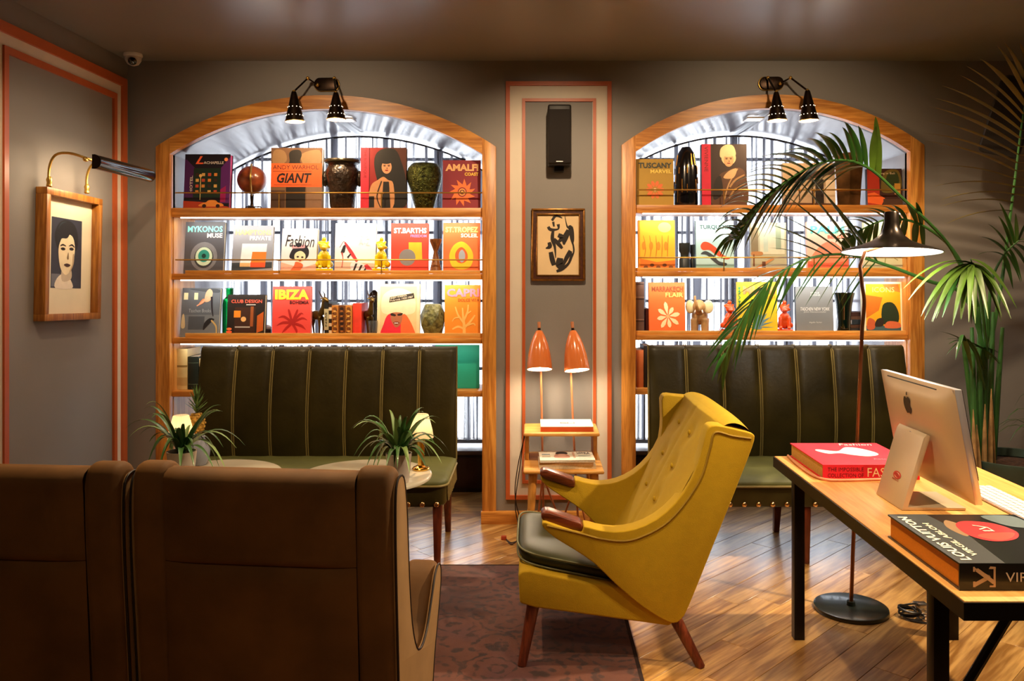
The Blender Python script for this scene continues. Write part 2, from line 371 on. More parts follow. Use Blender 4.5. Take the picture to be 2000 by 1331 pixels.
for i, a in enumerate(ARCH):
    side = 'left' if i == 0 else 'right'
    x0, x1 = a['cx']-a['hw'], a['cx']+a['hw']
    wy = NB-.05
    win = bpy.data.objects.new('window_%d' % (i+1), None); C.objects.link(win); win.location = (a['cx'], wy, .3)
    struct(win, 'arched metal window behind the %s bookcase' % side)
    nc = 5 if i == 0 else 4
    vx = [x0+(x1-x0)*c/nc for c in range(nc+1)]; hz = [.30, .82, 1.305, 1.795, 2.32, 9]
    for c in range(nc):
        for r in range(5):
            za, zb = hz[r], hz[r+1]; xa, xb = vx[c]+.012, vx[c+1]-.012
            top = [(xb+(xa-xb)*q/6, min(zb-.01, arcz(a, xb+(xa-xb)*q/6)-.015)) for q in range(7)]
            if max(t[1] for t in top) < za+.03: continue
            top = [(x, max(z, za+.011)) for x, z in top]
            MB().prism([(xa, za+.01), (xb, za+.01)]+top, wy-.003, wy+.003).build('pane', GL, win, world=True)
    for q, x in enumerate(vx[1:-1]):
        wd = .022 if q % 2 else .010
        MB().box(x-wd, x+wd, wy-.02, wy+.02, .3, arcz(a, x)-.005).build('mullion', IRON, win, world=True)
    for z in hz[1:-1]:
        h = math.sqrt(max(0, a['R']**2-(z-a['cz'])**2)) if z > a['zs'] else a['hw']; h = min(h, a['hw'])
        MB().box(a['cx']-h, a['cx']+h, wy-.016, wy+.016, z-.010, z+.010).build('crossbar', IRON, win, world=True)
    # sheer gathered curtain
    cu = thing('sheer_curtain', 'gathered charcoal sheer curtain hanging across the arched window behind the %s bookcase' % side, 'curtain', (a['cx'], wy-.1, .3))
    rr = random.Random(11+i); ph = [rr.random()*6 for _ in range(6)]
    def fold(u, v, a=a, x0=x0, x1=x1, ph=ph):
        s = u*(x1-x0-.03)
        q = 2*PI*s/.085+1.3*math.sin(s*9+ph[0])+.7*math.sin(s*23+ph[1])
        amp = .022*(1+.4*math.sin(s*5+ph[2]))
        x = x0+.015+s+.016*math.sin(2*q+ph[3])*(.5+.5*(1-v))+.006*math.sin(v*5+s*7)
        x = min(max(x, x0+.012), x1-.012)
        zt = arcz(a, x)-.02
        return (x, wy-.1+amp*math.sin(q)*(1-.25*v), .33+v*(zt-.33))
    MB().grid(fold, 300, 12).build('sheer_fabric', SHEER, cu, world=True, smooth=True, ang=180, weld=False, normals=False)
    rod = [(x, wy-.1, z-.022) for x, z in arc_pts(a, 24)]
    MB().tube(rod, .007, 6).build('curtain_rod', IRON, cu, world=True, smooth=True)
    # low dark cabinet under the window
    cb = thing('window_cabinet', 'low dark wooden cabinet under the arched window behind the %s bench' % side, 'cabinet', (a['cx'], 5.72, 0))
    MB().box(x0+.01, x1-.01, 5.62, wy-.03, .0, .262).build('body', mat('dark_cabinet', '2b1a12', .5), cb, world=True, bevel=.003)
    MB().box(x0+.005, x1-.005, 5.59, wy-.03, .262, .29).build('top', mat('cabinet_top', '5a4a44', .35), cb, world=True, bevel=.003)
    nd = 5
    for q in range(nd):
        xa = x0+.03+(x1-x0-.06)*q/nd; xb = xa+(x1-x0-.06)/nd-.02
        MB().box(xa, xb, 5.612, 5.625, .03, .24).build('door', mat('dark_cabinet2', '3a2216', .45), cb, world=True, bevel=.003)
    # bookcase
    bc = thing('arched_bookcase', 'orange oak arched bookcase built into the wall '+('left of the coral wall panel' if i == 0 else 'behind the palm and the floor lamp'), 'bookcase', (a['cx'], D, 0))
    po, pw = a['hw']+a['post']-.003, a['post']
    for s in (-1, 1):
        xi, xo = a['cx']+s*(a['hw']-.003), a['cx']+s*(a['hw']+pw)
        tp = [(xi+(xo-xi)*q/4, arcz(a, xi+(xo-xi)*q/4, .08)) for q in range(5)]
        MB().prism([(xo, 0), (xi, 0)]+tp, D-.02, D+.03).build('post', OAK, bc, world=True, bevel=.0015)
        MB().box(min(xi, xi+s*.02), max(xi, xi+s*.02), D+.031, 5.26, 0, a['sh'][0][1]).build('side_panel', OAK, bc, world=True)
        MB().box(xi-.012 if s < 0 else xi-.003, xi+.003 if s < 0 else xi+.012, D+.03, 5.262, .0, a['sh'][0][0]).build('side_lining', HONEYZ, bc, world=True)
    n = 26; h = a['hw']-.003
    pi_ = [(a['cx']-h+2*h*q/n, arcz(a, a['cx']-h+2*h*q/n)-.002) for q in range(n+1)]
    po_ = [(x, arcz(a, x, .08)) for x, _ in pi_]
    MB().prism(pi_+po_[::-1], D-.019, D+.03).build('arch_casing', OAKX, bc, world=True, smooth=True, ang=30)
    for q, (z0, z1) in enumerate(a['sh']):
        sb = MB().box(x0+.004, x1-.004, D+.012, 5.25, z0, z1).build('shelf', OAKX, bc, world=True, bevel=.0015)
        if q in (1, 2):
            zl = a['lip'][q-1]
            MB().box(x0+.075 if i == 0 else x0+.01, x1-.006, D+.03, D+.044, z1+.0005, zl).build('ledge_strip', HONEY, sb, world=False, bevel=.001).location = (-a['cx'], -D, 0)
        if q < 2:
            zr = z1+.092 if q == 0 else z1+.084
            rl = MB(); rl.tube([(x0+.02, D+.022, zr), (x1, D+.022, zr)], .0042, 8)
            rl.build('rail', BRASS, bc, world=True, smooth=True)
            for px_ in ((545, 745) if i == 0 else (1414, 1590)):
                X = PX(px_, D+.022)
                MB().cyl((X, D+.022, z1), (X, D+.022, zr), .0035, n=8).cyl((X-.014, D+.022, zr-.001), (X+.014, D+.022, zr-.001), .0058, n=8).build('rail_post', BRASS, bc, world=True, smooth=True)
        if q < 3:
            MB().box(x0+.05, x1-.02, D+.022, D+.032, z0-.007, z0-.0005).build('led_strip', LEDM, bc, world=True)
            area('led_lamp', a['cx'], D+.03, z0-.012, (x1-x0)-.1, .012, LED_W[q], (1, .95, .84), rx=math.radians(24))
    # square downlight in the soffit
    lx = PX(672 if i == 0 else 1476, 5.15); lz = arcz(a, lx)-.012
    dl = thing('soffit_light', 'small square white light set in the arch soffit above the %s bookcase' % side, 'ceiling light', (lx, 5.2, lz))
    MB().frame(-.055, .055, -.055, .055, .012, -.004, .006).build('bezel', WHITE, dl).rotation_euler = (PI/2, 0, 0)
    MB().box(-.043, .043, -.043, .043, -.002, .003).build('lens', emitter('soffit_lens', (.95, .97, 1), 5), dl)
    area('soffit_lamp', lx, 5.2, lz-.008, .085, .085, 3, COOL)
# ================================================================= print: lettering and cover art
def text_geo(s, bold=0.0, shear=0.0, spacing=1.0):
    cu = bpy.data.curves.new('t', 'FONT'); cu.body = s; cu.resolution_u = 2; cu.offset = bold; cu.shear = shear; cu.space_character = spacing
    cu.fill_mode = 'FRONT' if hasattr(cu, 'fill_mode') else cu.fill_mode
    o = bpy.data.objects.new('t', cu); me = o.to_mesh()
    vs = [(v.co.x, v.co.y) for v in me.vertices]; fs = [tuple(p.vertices) for p in me.polygons]
    o.to_mesh_clear(); bpy.data.objects.remove(o); bpy.data.curves.remove(cu)
    x0 = min(v[0] for v in vs); x1 = max(v[0] for v in vs); y0 = min(v[1] for v in vs); y1 = max(v[1] for v in vs)
    return [((x-x0)/(x1-x0), (y-y0)/(y1-y0)) for x, y in vs], fs
def art_parts(items, W, H, place, parent, base=.0004, names=('cover_art', 'title_lettering')):
    """flat print on a face W x H; place(u, v, d) gives the local point d in front of the face"""
    A = MB(); am = []; out = []
    def mi(lst, c):
        if c not in lst: lst.append(c)
        return lst.index(c)
    d = base
    for it in items:
        k, c = it[0], it[1]; d += .00015
        if k == 'c':
            _, _, u, v, ru, rv = it[:6]; n = 24
            A.add([place(u+ru*math.cos(2*PI*q/n), v+rv*math.sin(2*PI*q/n), d) for q in range(n)], [tuple(range(n))], mi(am, c))
        elif k == 'r':
            _, _, u0, v0, u1, v1 = it[:6]
            A.add([place(u0, v0, d), place(u1, v0, d), place(u1, v1, d), place(u0, v1, d)], [(0, 1, 2, 3)], mi(am, c))
        elif k == 'p':
            A.add([place(u, v, d) for u, v in it[2]], [tuple(range(len(it[2])))], mi(am, c))
        elif k == 's':                                  # smooth blob through points
            q = s2(it[2], 4, True); A.add([place(u, v, d) for u, v in q], [tuple(range(len(q)))], mi(am, c))
        elif k == 'l':                                  # brush stroke: points (u, v, half width in u)
            pts = it[2]; q = smoothpts([(u, v*H/W, w_) for u, v, w_ in pts], 4); L = []; R = []
            for j, p in enumerate(q):
                t = q[min(j+1, len(q)-1)]-q[max(j-1, 0)]; nn = Vector((-t.y, t.x)).normalized()
                L.append((p.x+nn.x*p.z, (p.y+nn.y*p.z)*W/H)); R.append((p.x-nn.x*p.z, (p.y-nn.y*p.z)*W/H))
            m = len(L); A.add([place(u, v, d) for u, v in L+R], [(j, j+1, m+j+1, m+j) for j in range(m-1)], mi(am, c))
        elif k == 't':
            _, _, s, u0, v0, u1, v1 = it[:7]; op = it[7] if len(it) > 7 else {}
            vs, fs = text_geo(s, op.get('b', .02), op.get('sh', 0), op.get('sp', 1.0))
            a = op.get('rot', 0)
            def tr(x, y):
                if a == 90: x, y = 1-y, x
                elif a == -90: x, y = y, 1-x
                elif a == 180: x, y = 1-x, 1-y
                return u0+(u1-u0)*x, v0+(v1-v0)*y+op.get('slope', 0)*x
            T = MB().add([place(*tr(x, y), d+.0004) for x, y in vs], fs); out.append(T.build(names[1], flat(c), parent, weld=False, normals=False))
    if A.f: out.append(A.build(names[0], [flat(c) for c in am], parent, weld=False, normals=False))
    return out

SH = [[a['sh'][q][1] for q in range(4)] for a in ARCH]
def book(label, case, row, x0, x1, ytop, cover, art=(), t=.032, lean=5, Yf=5.0, yaw=0, spine=None, sart=None, pages=PAPER, name='book', gloss=.55):
    z0 = SH[case][row]+.001; W = (x1-x0)*Yf/F; zt = PZ(ytop, Yf); H = (zt-z0)/math.cos(math.radians(lean))
    b = thing(name, label, 'book', (PX((x0+x1)/2, Yf), Yf, z0), (-math.radians(lean), 0, math.radians(yaw)), 'display books on the bookcase shelves')
    cm = mat('cover_'+str(cover), cover, gloss, var=.05, vs=6); cb = .003
    MB().box(-W/2, W/2, 0, cb, 0, H).build('front_cover', cm, b)
    MB().box(-W/2, W/2, t-cb, t, 0, H).build('back_cover', cm, b)
    MB().box(-W/2, -W/2+cb, cb, t-cb, 0, H).build('spine', cm if spine is None else mat('cover_'+str(spine), spine, gloss, var=.05), b)
    MB().box(-W/2+cb, W/2-.004, cb, t-cb, .003, H-.003).build('page_block', pages, b)
    if art: art_parts(art, W, H, lambda u, v, d: (-W/2+u*W, -d, v*H), b)
    if sart: art_parts(sart, t, H, lambda u, v, d: (-W/2-d, t-u*t, v*H), b, names=('spine_art', 'spine_lettering'))
    return b
def spine_book(label, case, row, x0, x1, ytop, col, bands=(), depth=.2, Yf=5.02, art=()):
    z0 = SH[case][row]+.001; W = (x1-x0)*Yf/F; H = PZ(ytop, Yf)-z0
    b = thing('upright_book', label, 'book', (PX((x0+x1)/2, Yf), Yf, z0), group='books standing spine out')
    cm = mat('cover_'+str(col), col, .5, var=.12, vs=14)
    n = 8; sp = [(-W/2+W*q/n, -.006*math.sin(PI*q/n)) for q in range(n+1)]
    MB().prism(sp+[(W/2, .003), (-W/2, .003)], 0, H, 'z').build('spine', cm, b, smooth=True, ang=60)
    for s in (-1, 1): MB().box(min(s*W/2, s*(W/2-.003)), max(s*W/2, s*(W/2-.003)), .003, depth, 0, H).build('cover_board', cm, b)
    MB().box(-W/2+.003, W/2-.003, .003, depth-.006, .003, H-.003).build('page_block', PAPER, b)
    for (v0, v1, c) in bands:
        MB().prism([(x*1.01, y-.0008) for x, y in sp]+[(W/2, 0), (-W/2, 0)], v0*H, v1*H, 'z').build('spine_band', flat(c, .4), b)
    if art: art_parts(art, W, H, lambda u, v, d: (-W/2+u*W, -.0068-d, v*H), b, names=('spine_art', 'spine_lettering'))
    return b
def petals(u, v, n, r0, r1, wd, asp, a0=0, jit=None):
    out = []
    for k in range(n):
        q = a0+2*PI*k/n; rr = r1*(jit[k % len(jit)] if jit else 1)
        c, s = math.cos(q), math.sin(q); f = lambda r, o: (u+(r*c-o*s), v+(r*s+o*c)*asp)
        out.append([f(r0, 0), f(rr*.6, -wd), f(rr*.85, -wd*.8), f(rr, 0), f(rr*.85, wd*.8), f(rr*.6, wd)])
    return out
def face(u, v, r, asp, skin, hair, lip, shade):        # small printed portrait: head, hair, eyes, nose, lips
    e = lambda c, du, dv, ru, rv: ('c', c, u+du*r, v+dv*r*asp, ru*r, rv*r*asp)
    return [e(hair, 0, .35, 1.25, 1.2), e(skin, 0, 0, .85, 1.12), e(hair, -.1, .95, 1.0, .42),
            e(shade, -.36, .18, .2, .08), e(shade, .36, .18, .2, .08), e(shade, -.36, .34, .26, .05), e(shade, .36, .34, .26, .05),
            e(shade, .07, -.2, .09, .1), e(lip, 0, -.55, .3, .11)]

# ================================================================= left bookcase, top row
WIN = [(.42+.12*i, .18+.1*j) for i in range(4) for j in range(4)]
book('black and purple photo book with a lit hotel facade and yellow car', 0, 0, 358, 447, 300, '120a1c',
  [('p','4a1a5c',[(.0,.2),(.22,.2),(.22,.75),(.04,.9),(.0,.9)]), ('p','5c1f6e',[(.8,.1),(1,.1),(1,.95),(.8,.75)]), ('p','a0185e',[(.8,.12),(.92,.12),(.92,.42),(.8,.35)]), ('r','0f2a20',.2,.2,.8,.74)]
  +[('r',('d98a3a','c44a30','e0b060','3a2018')[(i*3+j) % 4],.25+.135*i,.28+.105*j,.32+.135*i,.335+.105*j) for i in range(4) for j in range(4)]
  +[('c','ff9a6a',.91,.9,.04,.034), ('r','e8d080',.355,.16,.37,.6), ('c','f0c070',.36,.6,.035,.03), ('p','b03a1e',[(0,.0),(1,.0),(1,.03),(.4,.12),(0,.14)]),
    ('s','e8913c',[(.35,.04),(.42,.1),(.5,.115),(.56,.15),(.7,.15),(.76,.11),(.85,.09),(.85,.04)]), ('c','2a1010',.46,.045,.045,.035), ('c','2a1010',.76,.045,.045,.035),
    ('t','d9cfc4','ACHAPELLE',.42,.815,.86,.865), ('t','ff6a3c','L',.24,.815,.42,.96,{'sh':.4}), ('t','d9cfc4','HOTEL',.13,.28,.19,.6,{'rot':90})], pages=mat('magenta_pages','b0205e',.6), t=.045)
g = thing('globe', 'small antique globe on a dark stand between two photo books', 'globe', P(492, 405, 5.06)+Vector((0,0,0)))
g.location.z = SH[0][0]+.001
gz = PZ(352, 5.06)-g.location.z; gm = mat('globe_map', '7a3a20', .3, var=.75, vs=14, coat=.5)
MB().ell((0,0,gz), .088, .088, .088, 24, 16).build('sphere', gm, g, smooth=True)
MB().tube([(.097*math.sin(q)*.25, -.097*math.sin(q)*.97, gz+.097*math.cos(q)) for q in [PI*k/20 for k in range(21)]], .006, 6).build('meridian_arc', BRASS, g, smooth=True)
MB().lathe([(.006,gz-.1),(.012,gz-.09),(.008,.04),(.012,.02),(.02,.012),(.02,0)][::-1], n=12).build('stem', BRONZE, g, smooth=True)
for q in range(3): MB().tube([(0,0,.016),(.05*math.cos(q*2.09+.5),.05*math.sin(q*2.09+.5),.018),(.062*math.cos(q*2.09+.5),.062*math.sin(q*2.09+.5),.003)], .004, 6).build('foot', BRONZE, g, smooth=True)
book('large photo book with an orange band across a sepia street photo', 0, 0, 528, 628, 288, '7a5c40',
  [('r','6b4c34',0,.6,1,1), ('s','8d6d4a',[(.05,.7),(.3,.78),(.25,.95),(.05,.95)]), ('s','94754f',[(.65,.72),(.95,.7),(.95,.96),(.6,.9)]), ('r','4a3426',0,0,.28,.3), ('r','8a6c55',.7,.0,1,.36),
   ('r','1d1714',.3,0,.68,.36), ('s','15110f',[(.36,.76),(.35,.9),(.42,.96),(.56,.96),(.6,.88),(.57,.76),(.75,.7),(.25,.7)]),
   ('r','f2622a',0,.355,1,.745), ('t','2a1a12','ANDY WARHOL',.04,.645,.93,.715,{'b':0}), ('r','3a1a10',.04,.612,.8,.618), ('t','1a1210','GIANT',.12,.42,.8,.585,{'b':.03,'sh':.25}), ('r','3a1a10',.06,.385,.8,.39)], t=.05, Yf=5.01, lean=3)
v = thing('carved_vase', 'dark brown carved urn with a wide rim on the top shelf', 'vase', (PX(669, 5.06), 5.06, SH[0][0]+.001))
H_ = PZ(313, 5.06)-v.location.z
DV = mat('carved_bronze', '2c2119', .32, var=.5, vs=30, bump=.9, bs=45, coat=.4)
MB().lathe([(r*.107, z*H_) for r, z in [(.62,0),(.7,.05),(.72,.3),(.86,.5),(.98,.68),(.94,.8),(.8,.86),(.82,.9),(.98,.93)]], n=28, fn=lambda q, t: 1+(.05*math.sin(9*q+8*t)+.03*math.sin(5*q-14*t) if t < .82 else 0), cap1=False).build('body', DV, v, smooth=True, ang=80)
MB().lathe([(r*.107, z*H_) for r, z in [(.8,.92),(1.0,.94),(1.03,.97),(1.0,1),(.86,.985),(.7,.9)]], n=28, cap0=False).build('rim', mat('vase_rim','3b3524',.3,metal=.3), v, smooth=True)
for s in (-1, 1): MB().ell((s*.105,0,H_*.62), .022, .03, .05).build('handle', DV, v, smooth=True)
b = book('photo book with a red spine and a dark haired woman in black halter', 0, 0, 704, 793, 288, '6a1216',
  [('p','9a1c1c',[(.2,.3),(.5,.3),(.5,1),(.2,1)]), ('p','5c2a18',[(.75,.4),(1,.4),(1,1),(.7,1)]), ('s','14100e',[(.35,.5),(.3,.82),(.45,.97),(.75,.97),(.9,.75),(1,.45),(1,.05),(.6,.05)]),
   ('s','d89a68',[(.2,.0),(.22,.36),(.38,.47),(.5,.52),(.6,.47),(.72,.4),(.7,.0)])]+face(.57,.68,.13,.75,'e0a478','14100e','a02418','4a2418')
  +[('p','1a1412',[(.46,.0),(.5,.44),(.62,.44),(.66,.0)]), ('l','2a1814',[(.44,.02,.01),(.36,.2,.012),(.46,.45,.012)]), ('r','1a1412',.18,.02,.3,.2),
    ('r','e03048',0,0,.185,1), ('t','7a1020','THE BOUTIQUE',.06,.5,.13,.97,{'rot':-90,'b':0})], t=.045, Yf=5.0, lean=2)
v = thing('mosaic_vase', 'round shouldered green and gold mosaic vase on the top shelf', 'vase', (PX(829, 5.06), 5.06, SH[0][0]+.001))
H_ = PZ(320, 5.06)-v.location.z
MB().lathe([(r*.108, z*H_) for r, z in [(.5,0),(.6,.1),(.78,.35),(.96,.6),(1,.75),(.93,.9),(.76,.98),(.68,1),(.62,.97)]], n=32, cap1=False).build('body', mat('mosaic_green','4d5226',.22,metal=.75,var=.9,vs=55,bump=.8,bs=120), v, smooth=True, ang=80)
MB().lathe([(.0665,H_*.96),(.0665,H_*.5)], n=24, cap0=False).build('mouth', BLACK, v, smooth=True)
def sunburst(c, u, v, n, r, asp):
    pts = []
    for k in range(n*2):
        q = PI*k/n+.1; rr = r if k % 2 == 0 else r*.58
        pts.append((u+rr*math.cos(q+(.18 if k % 2 == 0 else 0)), v+rr*asp*math.sin(q+(.18 if k % 2 == 0 else 0))))
    return [('p', c, pts)]
book('wine red travel book with an orange sun, AMALFI COAST title', 0, 0, 864, 938, 312, '8c2430',
  sunburst('f07838', .52,.33,11,.36,.8)+[('c','8c2430',.52,.34,.12,.1),('c','f0a050',.52,.34,.09,.075),('c','6a3020',.52,.34,.065,.05),('c','f0b060',.52,.34,.035,.03),
  ('t','f0b478','AMALFI',.07,.775,.95,.92,{'b':.045}), ('t','f0c040','COAST',.58,.675,.95,.745,{'b':.04})])
# ---- second row
book('dark grey travel book with a turquoise eye, MYKONOS MUSE', 0, 1, 358, 435, 433, '55555c', [('c','86868c',.5,.33,.34,.28),('c','3e4044',.5,.31,.245,.205),('c','d8ecd0',.5,.33,.215,.18),('c','2f9a8a',.5,.34,.145,.12),('c','123a36',.5,.34,.055,.045),
  ('t','7fdccf','MYKONOS',.06,.8,.95,.92,{'b':.03}),('t','f4f4f4','MUSE',.56,.69,.95,.78,{'b':.03})], lean=7)
book('grey travel book with white and orange squares, HAMPTONS PRIVATE', 0, 1, 452, 530, 440, '9b9da6', [('p','3a4046',[(0,.05),(1,.12),(1,.24),(0,.22)]),('p','f4f4f2',[(.2,.14),(.82,.14),(.86,.62),(.24,.62)]),('p','e8b878',[(.2,.14),(.45,.14),(.46,.22),(.2,.22)]),('p','f5842a',[(.46,.13),(.83,.13),(.85,.45),(.5,.45)]),('p','ee5a2a',[(.46,.13),(.83,.13),(.835,.23),(.465,.23)]),
  ('t','f0bc84','HAMPTONS',.06,.8,.95,.91,{'b':.03}),('t','f8f8f8','PRIVATE',.42,.69,.95,.78,{'b':.03})], lean=9, yaw=2)
book('white fashion book with a drawn black haired lady in a red scarf', 0, 1, 547, 617, 446, 'f1e6e2', [('p','f0b49a',[(0,0),(1,0),(1,.22),(.6,.12),(0,.25)]),
  ('s','1e1a20',[(.25,.34),(.28,.5),(.38,.58),(.55,.62),(.7,.6),(.78,.5),(.75,.36),(.6,.3)]), ('s','f0e0b0',[(.38,.34),(.4,.45),(.55,.5),(.68,.42),(.66,.3),(.5,.24)]), ('c','3a2a2a',.47,.37,.035,.02),('c','3a2a2a',.6,.36,.035,.02),('c','c03030',.54,.285,.04,.018),
  ('s','e8a0a0',[(.3,.56),(.32,.64),(.48,.58),(.62,.65),(.66,.57),(.48,.56)]), ('c','20181c',.48,.64,.09,.045), ('s','e06a3c',[(.24,.0),(.38,.18),(.42,.26),(.6,.22),(.62,.14),(.45,.0)]),
  ('t','1c1a1e','Fashion',.1,.6,.92,.86,{'sh':.3,'b':.0,'slope':-.02})], lean=9, yaw=-2)
book('tall white shoe book with a red and black striped sandal', 0, 1, 653, 733, 436, 'f2f4f2', [('p','e8c0a4',[(0,.06),(1,.12),(1,.2),(0,.24)]), ('p','2a2428',[(.14,.42),(.2,.55),(.28,.6),(.24,.42),(.18,.4)]), ('l','c05048',[(.18,.12,.012),(.2,.3,.01),(.17,.42,.02)]), ('l','d83a40',[(.24,.62,.02),(.4,.42,.045),(.55,.24,.03)]), ('l','8a4a48',[(.12,.52,.006),(.2,.63,.006),(.25,.62,.006)]),
  ('p','30242a',[(.3,.33),(.38,.4),(.4,.38),(.33,.3)]), ('s','e8e0e0',[(.45,.06),(.4,.2),(.6,.22),(.92,.1),(.9,.05)])]+[('p','2a2024',[(.45+.13*q,.06),(.5+.13*q,.06),(.56+.13*q,.2-.03*q),(.51+.13*q,.2-.03*q)]) for q in range(3)]+[('p','d83a40',[(.78,.08),(.94,.07),(.8,.19),(.72,.16)]),
  ('t','d5dcda','Shoes',.16,.73,.82,.86,{'b':-.005}),('t','d0d6d4','A-Z',.58,.56,.86,.7,{'b':-.005})], lean=6, spine='6a7a70')
book('red travel book with grey disc and yellow block, ST.BARTHS', 0, 1, 763, 836, 436, 'ee4a34', [('p','f0c02c',[(.48,.28),(.84,.28),(.82,.62),(.47,.62)]),('c','8a8480',.44,.32,.22,.165),
  ('t','fbf6ee','ST.BARTHS',.07,.8,.95,.91,{'b':.035}),('t','c08ac0','FREEDOM',.52,.72,.95,.775,{'b':.02})], lean=5)
book('orange travel book with a yellow ring, ST.TROPEZ SOLEIL', 0, 1, 865, 937, 435, 'f0763c', [('s','f0cc2c',[(.5,.08),(.25,.14),(.17,.35),(.28,.55),(.5,.63),(.7,.54),(.82,.36),(.75,.14)]),('s','e86430',[(.5,.2),(.36,.25),(.33,.38),(.4,.48),(.5,.52),(.6,.47),(.67,.36),(.64,.25)]),('s','a8b0bc',[(.5,.22),(.43,.3),(.44,.41),(.52,.47),(.6,.38),(.58,.26)]),
  ('t','f8e07a','ST.TROPEZ',.06,.81,.95,.92,{'b':.03}),('t','fcf2e4','SOLEIL',.48,.71,.95,.79,{'b':.03})], lean=5)
# ---- third row
book('smoky grey photo book with a leaping dancer and wall lamps', 0, 2, 351, 426, 563, '5a6068', [('s','3a3e46',[(.2,.98),(.9,.98),(.95,.9),(.5,.93)]),('r','6e747a',0,.0,1,.45),('r','4a5058',.2,.15,.62,.42),('r','d8d8b0',.05,.76,.16,.9),('r','d8d8b0',.32,.76,.42,.9),
  ('s','c8a888',[(.6,.72),(.62,.9),(.72,.98),(.8,.9),(.74,.74)]),('s','e08050',[(.44,.66),(.56,.78),(.6,.72),(.5,.66)]),('l','201a24',[(.78,.82,.03),(.8,.6,.022),(.84,.42,.012)]),('l','e0a080',[(.4,.63,.014),(.56,.72,.02),(.66,.82,.02)]),('s','17161c',[(.6,.14),(.62,.28),(.75,.38),(.88,.36),(.8,.3),(.7,.22)]),('l','c8a868',[(.8,.34,.02),(.93,.22,.02),(.95,.05,.015)]),('s','c8b890',[(.02,.2),(.04,.44),(.09,.44),(.12,.2)]),
  ('t','aeb4b8','Taschen Books',.2,.5,.78,.57,{'b':-.01})], lean=8)
book('black nightclub book with a glowing orange lounge, CLUB DESIGN', 0, 2, 441, 516, 576, '1c120c', [('p','3a1c0c',[(.2,.1),(.75,.1),(.75,.7),(.2,.7)]),('r','e88a20',.18,.46,.36,.62),('c','f0b870',.44,.42,.07,.06),('r','9a5020',.62,.25,.7,.72),('p','c05a18',[(.8,.1),(.97,.16),(.97,.6),(.8,.5)]),('r','b8b0a8',.22,.22,.62,.25),('c','e04018',.07,.05,.09,.05),('c','f06030',.07,.12,.08,.03),('c','f07840',.07,.19,.07,.03),('r','d0c8c0',.5,.75,.75,.77),
  ('t','f06048','CLUB DESIGN',.1,.8,.92,.88,{'b':.02})], lean=6, yaw=-3, pages=mat('pale_pages','d8d8a8',.7))
book('coral travel book with a dark red spiky plant, IBIZA BOHEMIA', 0, 2, 531, 606, 560, 'ec4a40',
  [('l','b01c18',[(.52,.28,.03)]+[(.52+.2*math.cos(q)+(.06 if math.cos(q) > 0 else -.03), .28+.2*math.sin(q)+.04, .028), (.52+.4*math.cos(q), .3+.26*math.sin(q)-(.03 if abs(math.cos(q)) > .5 else 0), .004)]) for q in (.25,.75,1.25,1.85,2.7,3.3,4.0,5.0,5.8)]
  +[('t','f8c02c','IBIZA',.06,.74,.95,.94,{'b':.05}),('t','4a1414','BOHEMIA',.45,.65,.95,.72,{'b':.03})], lean=4)
spine_book('black book with a cream label standing left of the brown marbled books', 0, 2, 633, 642, 590, '1a1814', [(.2,.8,'b8ac84')], art=[('t','2a2418','SVEN',.3,.3,.7,.7,{'rot':-90})])
spine_book('slim checkered spine book beside the brown marbled books', 0, 2, 642, 648, 594, '2a1a10', [(.08,.2,'e0c8a0'),(.32,.42,'d8b890'),(.55,.68,'e0c8a0'),(.8,.9,'d8b890')])
MARB = ['b8742c', '6b3a14', 'c07c30']
for q in range(3):
    spine_book(('left', 'darkest middle', 'right')[q]+' one of three brown marbled book spines', 0, 2, 648+13.4*q, 661+13.4*q, 597, MARB[q],
      art=[('c',('7a4418','2a1408','7a4418')[q],.5,.1+.16*k,.3,.05) for k in range(6)]+[('c',('e0a850','a86428','e0a850')[q],.5,.18+.16*k,.22,.03) for k in range(5)]+[('c','3a1c0a',.25+.5*(k % 2),.15+.1*k,.1,.02) for k in range(8)])
spine_book('plain bright red book standing beside the marbled brown books', 0, 2, 689, 706, 593, 'e8402c')
book('cream portrait book of a figure in a red and orange hood', 0, 2, 736, 819, 555, 'ecd9a8', [('r','e8c890',.07,.0,.93,.95),('s','f0dcb0',[(.1,.5),(.15,.8),(.5,.92),(.85,.8),(.9,.5),(.7,.42),(.3,.42)]),('s','e0283c',[(.1,.0),(.16,.25),(.26,.42),(.5,.46),(.55,.3),(.6,.0)]),('s','f06a34',[(.6,.0),(.56,.25),(.6,.42),(.7,.4),(.84,.2),(.9,.0)]),
  ('s','b06a48',[(.34,.3),(.32,.42),(.38,.46),(.55,.46),(.6,.42),(.57,.27),(.45,.18)]),('s','2a1814',[(.32,.41),(.34,.45),(.44,.42),(.42,.39)]),('s','2a1814',[(.48,.43),(.6,.45),(.58,.41),(.5,.4)]),('s','7a2820',[(.38,.27),(.46,.29),(.53,.27),(.46,.23)]),('r','f0e8e0',.41,.255,.5,.27),
  ('p','2a2018',[(.28,.65),(.3,.75),(.86,.83),(.88,.73)]),('t','f0e0c0','ANDY WARHOL',.31,.71,.7,.745,{'b':0,'slope':.06}),('t','f0e0c0','Polaroids 1958-1987',.31,.665,.84,.7,{'b':0,'slope':.075})], lean=4)
